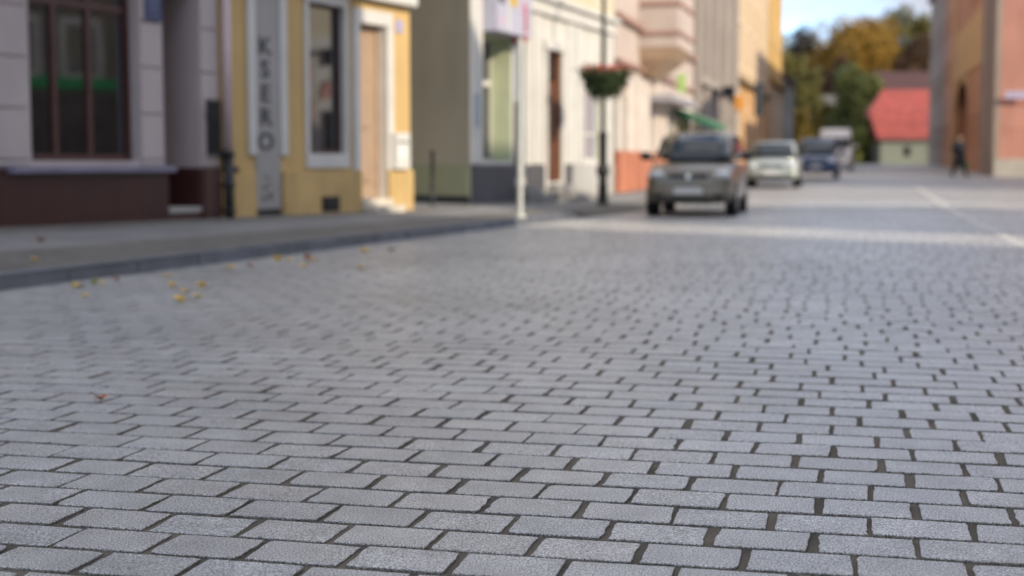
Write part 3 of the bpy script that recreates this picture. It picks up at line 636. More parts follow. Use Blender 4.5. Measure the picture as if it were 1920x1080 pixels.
blade(h, 'blade_sign', 'small pale green sign jutting out under the bay', 1241, 124, 13, 24, -.35, paint('pale_green_sign', (.50, .68, .34)))
blade(h, 'blade_sign', 'larger lime green sign jutting out above the green awning', 1278, 156, 15, 34, -.6, M_LIME)
p = h.O + h.t * h.u(1262); e = thing('awning', 'dark green shop awning with a pale striped end behind the silver car', 'awning', (p.x, p.y, h.z0 + 1.98), math.atan2(h.t.y, h.t.x))
MB().loft([[(0, -.01, .62), (0, -1.3, .12), (0, -1.3, -.06), (0, -.01, .42)], [(4.2, -.01, .62), (4.2, -1.3, .12), (4.2, -1.3, -.06), (4.2, -.01, .42)]]).build('canvas', M_TEAL, e)
b = MB()
for k in range(3): b.quad((1.0 + k * 1.2, -.014, .626), (1.5 + k * 1.2, -.014, .626), (1.5 + k * 1.2, -1.3, .126), (1.0 + k * 1.2, -1.3, .126))
b.build('stripes', paint('pale_stripe', (.62, .72, .52), .7), e)

# --- taupe house, cream house, ochre house, low grey house down the left side
M_TAUPE = paint('taupe_render', (.30, .255, .22), .85, .1, .6); M_TAUPE2 = paint('pale_taupe', (.34, .30, .27), .85, .08, .8)
h = row_house('taupe_house', 'taupe rendered house with grey pilasters between the bay house and the cream house', 1300, 1374, 12.5, M_TAUPE)
h.op = []; ws = []
for a in (1304, 1322, 1340, 1357):
    u0 = h.u(a)
    for z0_, z1_ in ((.9, 2.9), (4.4, 6.4), (7.8, 9.6)): ws.append(sash(h, u0 + .6, u0 + 1.9, z0_, z1_))
h.walls()
for w in ws: h.window(*w, .16, .08, M_WHITE, M_GLASS, vs=((w[0] + w[2]) / 2,), sill=M_TAUPE2)
h.parts('pilaster', [(h.u(a), -.22, 0, h.u(c), -.001, 12) for a, c in ((1300, 1303), (1316, 1320), (1333, 1337), (1350, 1354), (1370, 1374))], M_TAUPE2, .02); h.box('cornice', 0, 3.5, h.L, 3.75, -.3, -.001, M_TAUPE2, .03)
e = blade(h, 'box_sign', 'small dark navy box sign jutting out from the taupe house', 1366, 172, 22, 20, -.75, paint('navy_sign', (.012, .015, .03), .4))
M_CREAMO = paint('warm_cream', (.60, .46, .30), .8, .06, .8); M_OR2 = paint('orange_render', (.56, .31, .12), .8, .1, .8); M_OCHRE = paint('ochre_render', (.60, .39, .14), .8, .07, .8)
h = row_house('cream_house', 'warm cream house with an orange ground floor in the middle distance', 1375, 1437, 14, M_CREAMO); CR = h
h.op = []; ws = []
for a in (1379, 1394, 1408, 1421):
    u0 = h.u(a)
    for z0_, z1_ in ((1, 3), (5.2, 7.2), (9, 10.8)): ws.append(sash(h, u0 + .8, u0 + 2.2, z0_, z1_))
h.walls()
for w in ws: h.window(*w, .16, .08, M_WHITE, M_GLASS, vs=((w[0] + w[2]) / 2,), surround=paint('pale_peach', (.80, .66, .50)), sw=.2)
us = sorted([x for w in ws[::3] for x in (w[0] - .22, w[2] + .22)]); us = [0] + us + [h.L]
for a, c in zip(us[::2], us[1::2]): MB().box(a, -.05, .9, c, -.001, 4.3).build('ground_floor', M_OR2, h.e); h.box('cornice', 0, 4.35, h.L, 4.6, -.3, -.001, M_CREAMO, .03); h.box('plinth', 0, -.4, h.L, .85, -.10, -.001, paint('peach_base', (.74, .45, .26)), .02)
blade(h, 'banner_sign', 'tall dark vertical sign hanging from the cream house', 1424, 186, 18, 60, -1.1, paint('charcoal_sign', (.05, .055, .065), .5))
blade(h, 'round_sign', 'orange sign jutting out low on the cream house', 1385, 193, 14, 26, -.6, paint('orange_sign', (.72, .30, .04)))
M_PST = paint('pale_stone', (.50, .41, .30), .85)
h = row_house('ochre_house', 'tall ochre house with pale stone ground floor ending the left row', 1438, 1463, 16.5, M_OCHRE)
h.op = []; ws = []
for q in np.arange(1.5, h.L - 1.5, 3.2):
    for z0_, z1_ in ((1, 3.2), (6, 8), (10, 12)): ws.append(sash(h, q, q + 1.3, z0_, z1_))
h.walls()
for w in ws: h.window(*w, .16, .1, M_WHITE, M_GLASS, vs=((w[0] + w[2]) / 2,))
us = [0] + sorted([x for w in ws[::3] for x in (w[0] - .1, w[2] + .1)]) + [h.L]
for a, c in zip(us[::2], us[1::2]): MB().box(a, -.15, -.4, c, -.001, 5.2).build('ground_floor', M_PST, h.e); h.box('cornice', 0, 5.25, h.L, 5.6, -.35, -.001, M_OCHRE, .03)
h = row_house('grey_house', 'low grey house with brownish roof just beyond the ochre house', 1464, 1486, 6.4, paint('grey_render', (.27, .275, .26), .85), rise=3.2, roofmat=paint('brown_roof', (.17, .085, .065), .8, .2, 3)); ws = []
h.op = []
for q in np.arange(1.2, h.L - 2, 3.4):
    for z0_, z1_ in ((1, 2.6), (4, 5.5)): ws.append(sash(h, q, q + 1.2, z0_, z1_))
h.walls()
for w in ws: h.window(*w, .16, .1, M_WHITE, M_GLASS, vs=((w[0] + w[2]) / 2,))

# --- right side of the street
RT = Vector((-.24, -1)).normalized()
def right_house(name, label, Y1, Y0, H, mat, **k):
    X = lambda Y: 21.8 + (Y - 64) * .24
    return House(name, label, 'house', (X(Y1), Y1), RT, gz((Y0 + Y1) / 2) + .02, math.hypot(X(Y1) - X(Y0), Y1 - Y0), H, 12, mat, **k)
M_SALMON = paint('salmon_render', (.47, .225, .165), .85, .07, .6, .3, 40); M_BEIGE = paint('beige_stone', (.33, .26, .21), .85, .1, 1)
h = right_house('salmon_house', 'salmon pink house at the right edge with sunlit gable wall and grey base', 71.3, 64, 9.2, M_SALMON)
h.op = []; ws = []
for q in (1.4, 4.2):
    for z0_, z1_ in ((1.2, 3), (5, 7)): ws.append(sash(h, q, q + 1.2, z0_, z1_))
h.walls()
for w in ws: h.window(*w, .16, .08, M_WHITE, M_GLASS, vs=((w[0] + w[2]) / 2,))
h.parts('pilaster', [(a, -.25, 0, c, -.001, 9) for a, c in ((0, .7), (2.9, 3.9), (h.L - .9, h.L))], M_BEIGE, .03)
MB().box(h.L + .001, -.2, -.4, h.L + .12, h.D, .72).build('plinth', paint('grey_concrete', (.42, .385, .33), .9, .12, 1), h.e, bevel=.01)
b = MB(); b.box(h.L + .001, .1, 3.15, h.L + .03, h.D, 3.3); b.box(h.L + .001, .1, 2.0, h.L + .015, h.D, 2.06); b.build('string_course', paint('salmon_dark', (.41, .19, .14), .85), h.e, bevel=.005)
q = at(1905, 178, 63.6); e = thing('street_sign', 'pale lavender street name plate on the sunlit salmon gable', 'street sign', (q.x, q.y, q.z), math.atan2(RT.y, RT.x) + math.pi / 2)
MB().box(-.45, -.05, -.16, .5, -.02, .16).build('plate', paint('lavender_plate', (.50, .46, .60), .5), e, bevel=.01)
MB().box(-.3, -.056, -.05, .35, -.051, .05).build('lettering', paint('grey_violet_print', (.36, .33, .46)), e)
M_BRICKO = paint('orange_brown_render', (.42, .19, .10), .85, .1, .5); M_OCHW = paint('deep_yellow_render', (.50, .31, .13), .85, .1, .6)
h = right_house('arched_house', 'orange brown house on the right with a dark arched gateway', 104, 71.5, 13.2, M_BRICKO); AR = h
h.op = []; ws = []
ga = h.L - 21
h.op.append((ga, -.2, ga + 9.5, 5.4, 4.0))
for q in list(np.arange(1, ga - 2, 2.9)) + [ga + 11, ga + 14, ga + 17]:
    for z0_, z1_ in ((1.2, 3), (5.6, 7.4), (9, 10.8)): ws.append(sash(h, q, q + 1.2, z0_, z1_))
h.walls()
for w in ws: h.window(*w, .16, .08, M_WHITE, M_GLASS, vs=((w[0] + w[2]) / 2,))
b = MB(); n = 14; c0 = ga + 4.75
for k in range(n):
    a0, a1 = math.pi * k / n, math.pi * (k + 1) / n
    for (ra, rb) in ((4.72, 6),):
        b.poly([(c0 + 4.72 * math.cos(a0), -.02, 3.4 + 1.95 * math.sin(a0)), (c0 + 4.72 * math.cos(a1), -.02, 3.4 + 1.95 * math.sin(a1)), (c0 + 4.78 * math.cos(a1), -.02, 5.45), (c0 + 4.78 * math.cos(a0), -.02, 5.45)])
b.build('gate_arch', M_OCHW, h.e)
b = MB(); b.box(ga - 1.2, -.06, 5.5, h.L - .2, -.025, 8.4); b.build('yellow_band', M_OCHW, h.e)
h.box('pilaster', ga - 3.4, 0, ga - 1.3, 12, -.12, -.001, M_OCHW, .02); h.box('cornice', 0, 12.5, h.L, 12.9, -.4, -.001, M_BRICKO, .03)
h = right_house('slate_house', 'narrow grey house with a red tiled roof far down on the right', 126, 104.2, 14, paint('slate_render', (.25, .175, .13), .85, .12, .5)); h.op = []; ws = []
for q in np.arange(1.5, h.L - 2, 4.2):
    for z0_, z1_ in ((1.2, 3), (5, 7), (9, 10.8)): ws.append(sash(h, q, q + 1.2, z0_, z1_))
h.walls()
for w in ws: h.window(*w, .16, .08, M_WHITE, M_GLASS)

# --- buildings across the square, to the right of the frame: they shade the setts and are mirrored in the shop windows
M_PALEPLASTER = paint('pale_plaster', (.62, .56, .46), .8, .08, .6)
def simple(name, label, O, t, L, H, D, mat, nwin, arch=False, roof=True, sw=.22):
    h = House(name, label, 'house', O, t, 0, L, H, D, mat, roof=roof, rise=1.6); h.op = []; ws = []
    for k in range(nwin):
        c = (k + .5) * L / nwin
        for z0_, z1_ in ((.9, 3.0),) + (((4.6, 6.6),) if H > 7 else ()): ws.append(sash(h, c - .7, c + .7, z0_, z1_))
    h.walls()
    for w in ws: h.window(*w, .16, .08, M_WHITE, M_GLASS, surround=M_WHITE, sw=sw)
    return h
h_ = simple('townhouse', 'tall pale plastered house across the square that shades the near setts', (9.0, 8.8), RT, 30, 19, 5, M_PALEPLASTER, 7, roof=False)
h_.box('shading_wing', -1.73, -.5, -.001, 10, 0, 5, M_PALEPLASTER, 0)  # unseen low wing, added to bend the shadow edge across the pavement
b3 = Vector((15.4, 11.5)); f3 = b3 - RT * 9.0
h = simple('townhouse', 'smaller plastered house across the square beyond the narrow sunlit gap', f3, RT, 9.0, 9.4, 5, M_ROSE, 3, roof=False)
MB().loft([[(9.0, 0, 9.4), (9.0, 5, 9.4), (9.0, 5, 15), (9.0, 0, 15)], [(4.4, 0, 9.4), (4.4, 5, 9.4), (4.4, 5, 10.0), (4.4, 0, 10.0)]]).build('roof', M_ROOF, h.e)  # unseen wedge, shaped to throw a sloping shadow on the corner house
M_FS = paint('faded_salmon', (.56, .27, .22), .8, .08, .6)
h = simple('townhouse', 'salmon and cream house with white arches across the square, mirrored in the yellow house', (22, 38), (1, 0), 16.6, 13.5, 8, M_FS, 6, roof=False, sw=.45)
h.box('cornice', 0, 5.3, 16.6, 5.75, -.25, -.05, M_WHITE, .02); h.box('upper_wall', 0, 5.76, 16.6, 13.4, -.06, -.003, M_CREAM, 0)
for k in range(6):
    c = (k + .5) * 16.6 / 6; b = MB(); n = 10
    for i in range(n):
        a0, a1 = math.pi * i / n, math.pi * (i + 1) / n; P = lambda r, a, y: (c + r * math.cos(a), y, 3.4 + r * math.sin(a))
        b.loft([[P(.75, a0, -.08), P(1.3, a0, -.08), P(1.3, a0, -.002), P(.75, a0, -.002)], [P(.75, a1, -.08), P(1.3, a1, -.08), P(1.3, a1, -.002), P(.75, a1, -.002)]])
    b.build('arch', M_WHITE, h.e)
h = simple('townhouse', 'cream house with a green shop band across the square, mirrored in the wide shop window', (36.5, 36), RT, 14.4, 8, 6, paint('drab_cream', (.20, .17, .12), .8, .15, .6), 5, roof=False, sw=.32)
h.box('shop_front', .4, .2, 14, 3.7, -.12, -.055, paint('dark_shop_front', (.10, .07, .055), .4, .5, 1.2), .01)
h.box('shop_band', 2.2, 4.0, 9.2, 4.45, -.2, -.05, paint('bright_green_band', (.02, .40, .10), .5), .01)

# ------------------------------------------------------------------ street furniture
p = on_z(986, 408, .12); p.x = KERB(p.y) - .075
PT = at(986, 76, p.y).z - .12
e = thing('sign_post', 'plain white painted post standing at the kerb before the corner house', 'post', (p.x, p.y, .12))
MB().lathe([(.06, -.02), (.058, .02), (.043, .1), (.043, PT), (.034, PT + .03), (.005, PT + .04)], 16).build('pole', paint('shade_greyed_white', (.50, .51, .47), .6, .12, 3), e, smooth=True)  # white greyed so the colour carries the shade on the post
MB().lathe([(.09, 0), (.085, .03), (.062, .04)], 16).build('foot', M_WHITE, e, smooth=True)
LPZ = .10
p = at(1130, 388, 30.3)
e = thing('lamp_post', 'black cast iron lamp post carrying a round basket of flowers', 'lamp post', (p.x, p.y, LPZ)); LP = p.copy()
zt = at(1130, 250, p.y).z - LPZ
MB().lathe([(.13, -.05), (.13, .06), (.11, .1), (.10, .3), (.115, .34), (.095, .4), (.09, zt - .1), (.105, zt - .06), (.10, zt), (.05, zt + .05)], 18).build('base_column', M_IRON, e, smooth=True)
MB().lathe([(.048, zt + .0), (.045, 4.9), (.06, 4.95), (.05, 5.0)], 14).build('shaft', paint('dark_grey_green', (.05, .055, .05), .5), e, smooth=True)
b = MB(); b.lathe([(.07, 4.98), (.16, 5.05), (.2, 5.45), (.24, 5.5), (.05, 5.7), (.02, 5.8)], 12); b.build('lantern', M_IRON, e)
MB().lathe([(.115, .62), (.135, .66), (.135, .8), (.115, .84)], 16).build('collar', M_IRON, e, smooth=True)
# flower basket
zb = at(1133, 180, p.y).z; ztp = at(1133, 136, p.y).z; rb = (1173 - 1095) / 2 / 2667 * p.y
e = thing('flower_basket', 'round hanging basket of dark foliage with red and orange flowers, ringing the black lamp post', 'flower basket', (p.x + .03, p.y, zb))
hb = ztp - zb
MB().lathe([(.055, .02), (rb * .45, .03), (rb * .72, hb * .35), (rb * .86, hb * .7), (rb * .84, hb * .74), (.055, hb * .7)], 22).build('bowl', paint('dark_moss', (.02, .028, .014), .95, .3, 20), e, smooth=True)
def leafcloud(n, fn, s0, s1, flat=.0):
    c = np.array([fn() for _ in range(n)]); k = RNG.normal(size=(n, 3)); k /= np.linalg.norm(k, axis=1)[:, None]
    w = RNG.normal(size=(n, 3)); w -= k * (w * k).sum(1)[:, None]; w /= np.linalg.norm(w, axis=1)[:, None]; u = np.cross(k, w)
    s = RNG.uniform(s0, s1, n)[:, None]
    V = np.stack([c - w * s * .9, c + u * s * .5 - k * s * .12, c + w * s * .9, c - u * s * .5 - k * s * .12], 1).reshape(-1, 3)
    return V, np.arange(4 * n).reshape(n, 4)
def np_mesh(name, V, Fc, mat, parent=None):
    me = bpy.data.meshes.new(name); me.from_pydata(V.tolist(), [], Fc.tolist()); me.materials.append(mat)
    o = bpy.data.objects.new(name, me); COL.objects.link(o); o.parent = parent; return o
def ringpt(r0, r1, z0, z1):
    a = RNG.uniform(0, 6.283); r = math.sqrt(RNG.uniform(r0 * r0, r1 * r1)); return (r * math.cos(a), r * math.sin(a), RNG.uniform(z0, z1))
def trail():
    a = RNG.uniform(0, 6.283); q = RNG.uniform(0, 1); r = rb * (1.12 - .62 * q ** 1.2) + RNG.normal(0, .055); return (r * math.cos(a), r * math.sin(a), hb * (1.05 - q * 1.0) + RNG.normal(0, .05) + .05 * math.sin(5 * a))
V1, F1 = leafcloud(2000, trail, .025, .065); V2, F2 = leafcloud(900, lambda: ringpt(.06, rb * 1.05, hb * .7, hb * 1.12), .025, .055)
np_mesh('foliage', np.concatenate([V1, V2]), np.concatenate([F1, F2 + len(V1)]), leafy('basket_foliage', [(.012, .03, .010), (.03, .06, .015), (.07, .085, .02)]), e)
V, Fc = leafcloud(520, lambda: ringpt(.1, rb * 1.1, hb * .9, hb * 1.3), .022, .05)
fo = np_mesh('blossom', V, Fc, leafy('red_flowers', [(.40, .03, .03), (.55, .10, .04), (.45, .06, .12), (.6, .25, .04)]), e)
fo['kind'] = 'stuff'
# black rail post at the olive wall
p = at(811, 384, 26.0)
e = thing('rail_post', 'slim dark iron post standing before the olive side wall', 'post', (p.x, p.y, .225))
zt = at(811, 281, 26.0).z - .225
MB().lathe([(.06, -.03), (.06, .03), (.032, .05), (.032, zt - .06), (.045, zt - .05), (.045, zt - .02), (.015, zt)], 12).build('pole', M_IRON, e, smooth=True)
MB().lathe([(.05, .3), (.05, .34)], 12).build('collar', M_IRON, e, smooth=True)
# bush beyond the silver car
def shrub(name, label, px, py, Y, rx, rz, cols, n=900, cat='shrub'):
    q = at(px, py, Y); z0 = gz(Y) + .14
    e = thing(name, label, cat, (q.x, q.y, z0)); b = MB()
    for k in range(5):
        a = k * 1.3; b.tube((0, 0, -.05), (rx * .4 * math.cos(a), rx * .4 * math.sin(a), rz), .02, .008, 5)
    b.build('stem', paint(name + '_stem', (.08, .055, .035), .9), e)
    V, Fc = leafcloud(n, lambda: (lambda v: (v[0] * rx, v[1] * rx, rz * 1.05 + v[2] * rz))(RNG.normal(size=3) * .5), .05, .11)
    np_mesh('foliage', V, Fc, leafy(name + '_leaf', cols), e)
shrub('leafy_shrub', 'bright green shrub in front of the awning, showing above the silver car', 1300, 240, 47, .9, .95, [(.05, .09, .012), (.10, .16, .02), (.17, .22, .03)])

# ------------------------------------------------------------------ cars
M_TYRE = paint('tyre_rubber', (.012, .012, .013), .85, .2, 30); M_RIM = paint('alloy', (.32, .32, .33), .35, .1, 20, .1, 60, .9)
M_BLACKPL = paint('black_plastic', (.018, .018, .02), .5, .2, 30); M_PLATE = paint('plate_white', (.62, .63, .62), .4, .05, 10, 0); M_CARGLASS = glass('car_glass', (.008, .014, .018), .02, 1.6)
M_LAMP = paint('headlamp', (.55, .58, .60), .1, .1, 20, 0, coat=1); M_CHROME = paint('chrome', (.6, .6, .6), .15, .05, 20, 0, metal=1)
def lerp(a, b, f): return a + (b - a) * f
def car(name, label, cat, pos, yaw, L, W, H, paintmat, hood=1.0, hoodlen=.95, bonnet=.86, roofz=None, tailz=1.0, slots='double', van=False, group=None):
    """nose towards local -y"""
    e = thing(name, label, cat, pos, yaw, group); w = W / 2; y0 = -L / 2
    belt = hood
    def ring(y, ww, zt, zb=.24):
        h = [(0, zt + .012), (.62 * ww, zt), (.9 * ww, zt - .035), (.985 * ww, zt - .13), (ww, lerp(zb, zt, .55)), (.99 * ww, zb + .12), (.93 * ww, zb), (0, zb)]
        return [(x, y, z) for x, z in h] + [(-x, y, z) for x, z in h[-2:0:-1]]
    st = [(0, .78, bonnet - .16, .34), (.05, .88, bonnet - .09, .27), (.16, .945, bonnet - .02, .24), (.45, .985, lerp(bonnet, hood, .55), .23), (hoodlen, 1, hood, .23), (L * .5, 1, belt, .23), (L * .8, 1, belt, .23), (L - .25, .975, belt - .01, .24), (L - .06, .93, tailz - .08, .28), (L, .86, tailz - .2, .36)]
    b = MB(); b.loft([ring(y0 + y, w * k, zt, zb) for y, k, zt, zb in st])
    # cabin
    wl = .62 * (H - hood) if not van else .35; y1 = y0 + hoodlen - .08; yt = y1 + (H - hood) * 1.25 if not van else y1 + .55; ye = y0 + L - (.12 if van else .22); yte = ye - (H - hood) * (.35 if not van else .08)
    tw = .76 if not van else .88
    rings = []
    for f, extra in ((0, 0), (.5, .012), (.86, .012), (.965, -.02), (1.0, -.10)):
        hw = lerp(.945, tw, f) * w + extra; a = lerp(y1, yt, f) + (.0 if f < 1 else .12); c = lerp(ye, yte, f) - (0 if f < 1 else .12); z = lerp(hood - .06, H, f)
        rr = []
        m = .10
        for (x, y) in ((-hw + .12, a), (-hw * .45, a - .05 * (f > 0)), (0, a - .07 * (f > 0)), (hw * .45, a - .05 * (f > 0)), (hw - .12, a), (hw, a + .14), (hw, lerp(a, c, .5)), (hw, c - .14), (hw - .12, c), (0, c + .03), (-hw + .12, c), (-hw, c - .14), (-hw, lerp(a, c, .5)), (-hw, a + .14)): rr.append((x, y, z))
        rings.append(rr)
    b.loft(rings)
    body = b.build('body', paintmat, e, smooth=True, sub=2)
    # glass skins standing 8 mm proud of the cabin
    def cab(f, u, side):  # point on the cabin, side 0 front, 1 right, -1 left, 2 back
        hw = lerp(.945, tw, f) * w; a = lerp(y1, yt, f); c = lerp(ye, yte, f); z = lerp(hood - .06, H, f)
        if side == 0: return ((hw - .06) * u, a - .10 + .06 * u * u, z)
        if side == 2: return ((hw - .08) * u, c + .045 - .02 * u * u, z)
        return (side * (hw + .016), lerp(a + .16, c - .12, u), z)
    def skin(nm, side, us_, fs, parent=e):
        m = MB(); n = 6
        for i in range(n):
            for j in range(3):
                q = [(lerp(us_[0], us_[1], (i + di) / n), lerp(fs[0], fs[1], (j + dj) / 3)) for di, dj in ((0, 0), (1, 0), (1, 1), (0, 1))]
                m.quad(*[cab(f, u, side) for u, f in q])
        o = m.build(nm, M_CARGLASS, parent, smooth=True, merge=True); md = o.modifiers.new('t', 'SOLIDIFY'); md.thickness = .02; md.offset = 0; return o
    skin('windscreen', 0, (-.93, .93), (.12, .56) if van else (.16, .88))
    for sgn in (1, -1):
        if van: skin('side_window', sgn, (0.0, .22), (.3, .85))
        else:
            skin('side_window', sgn, (.03, .46), (.22, .86)); skin('side_window', sgn, (.50, .93), (.22, .86))
    if not van: skin('rear_window', 2, (-.85, .85), (.25, .82))
    fy = y0
    # bumper, grille, lamps
    b = MB(); zz = .30
    b.loft([[(x, fy + o + .10 * (abs(x) / w) ** 2 * 1.2, z) for (o, z) in ((-.015, .30), (-.05, .36), (-.06, .46), (-.035, .54), (.05, .56), (.05, .28))] for x in np.linspace(-w * .93, w * .93, 9)]); b.build('bumper', paintmat, e, smooth=True)
    b = MB(); b.box(-w * .5, fy - .062, .285, w * .5, fy - .01, .375); b.build('lower_grille', M_BLACKPL, e, bevel=.02)
    for sgn in (1, -1):
        MB().ball((sgn * w * .66, fy + .0, .385), .11, .055, .05).build('fog_lamp_recess', M_BLACKPL, e, smooth=True)
        b = MB(); b.ball((sgn * w * .70, fy + .12, bonnet - .155), w * .21, .16, .085); b.build('headlight', M_LAMP, e, smooth=True)
        m_ = MB(); m_.ball((sgn * (w + .13), y0 + hoodlen + .33, hood + .10), .12, .07, .085); m_.tube((sgn * (w - .06), y0 + hoodlen + .36, hood + .03), (sgn * (w + .06), y0 + hoodlen + .34, hood + .07), .03); m_.build('mirror', M_BLACKPL if slots == 'double' else paintmat, e, smooth=True)
    if slots == 'double':
        for sgn in (1, -1): MB().box(sgn * w * .24 - w * .185, fy - .02, bonnet - .215, sgn * w * .24 + w * .185, fy + .1, bonnet - .135).build('grille', M_BLACKPL, e, bevel=.025)
        MB().loft([[(0, fy - .04, bonnet - .245), (.05, fy - .04, bonnet - .175), (0, fy - .04, bonnet - .105), (-.05, fy - .04, bonnet - .175)], [(0, fy + .1, bonnet - .245), (.05, fy + .1, bonnet - .175), (0, fy + .1, bonnet - .105), (-.05, fy + .1, bonnet - .175)]]).build('emblem', M_CHROME, e)
    else:
        MB().box(-w * .42, fy - .025, bonnet - .24, w * .42, fy + .1, bonnet - .12).build('grille', M_BLACKPL, e, bevel=.03); MB().lathe([(.06, 0), (.06, .03), (.04, .035)], 16).build('emblem', M_CHROME, e, loc=(0, fy - .025, bonnet - .18)).rotation_euler = (math.pi / 2, 0, 0)
    MB().box(-.26, fy - .085, .43, .26, fy - .06, .545).build('number_plate', M_PLATE, e, bevel=.006)
    r = .31 if not van else .34
    for sx in (1, -1):
        for yy in (y0 + .78, y0 + L - .78):
            t = MB(); prof = [(r * .62, -.10), (r * .93, -.105), (r, -.075), (r, .075), (r * .93, .105), (r * .62, .10)]
            t.lathe(prof, 28, cap=True); o = t.build('wheel', M_TYRE, e, smooth=True, loc=(sx * (w - .105), yy, r)); o.rotation_euler = (0, math.pi / 2, 0)
            q = MB(); q.lathe([(r * .62, .0), (r * .6, .02), (.06, .012), (.03, .02)], 20); ri = q.build('rim', M_RIM, o, loc=(0, 0, sx * .098)); ri.rotation_euler = (0 if sx > 0 else math.pi, 0, 0)
            a = MB(); a.lathe([(r + .055, 0), (r + .055, .012)], 28); ao = a.build('wheel_arch', M_BLACKPL, e, loc=(sx * (w * .985 - .005), yy, r + .01)); ao.rotation_euler = (0, sx * math.pi / 2, 0)
    for sx in (1, -1): MB().ball((sx * w * .72, y0 + L - .05, .85), .12, .07, .13).build('tail_light', paint('tail_red', (.3, .01, .01), .2, .1, 5, 0), e, smooth=True)
    return e
YAW = -A
def park(px, py, Yc, shift=0):
    q = at(px, py, Yc); return (q.x, q.y, gz(q.y) - .004)
def cpaint(name, c, metal=.45): return paint(name, c, .32, .05, 3, .02, 200, metal, .5, .6)
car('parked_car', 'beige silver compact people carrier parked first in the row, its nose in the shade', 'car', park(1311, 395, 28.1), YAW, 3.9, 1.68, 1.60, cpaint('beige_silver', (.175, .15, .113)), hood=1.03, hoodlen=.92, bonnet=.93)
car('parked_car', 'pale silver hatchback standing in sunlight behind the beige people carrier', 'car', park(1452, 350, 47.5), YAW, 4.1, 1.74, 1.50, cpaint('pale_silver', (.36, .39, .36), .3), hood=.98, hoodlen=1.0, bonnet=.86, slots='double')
car('parked_car', 'dark blue car between the pale hatchback and the white van', 'car', park(1531, 333, 60), YAW, 4.4, 1.84, 1.66, cpaint('dark_blue', (.010, .030, .10), .2), hood=1.0, hoodlen=1.0, bonnet=.88, slots='single')
car('parked_van', 'white van parked farthest away beyond the dark blue car', 'van', park(1566, 315, 82), YAW, 5.2, 1.98, 2.35, cpaint('van_white', (.82, .82, .82), 0), hood=1.25, hoodlen=.85, bonnet=1.05, tailz=1.9, slots='single', van=True)

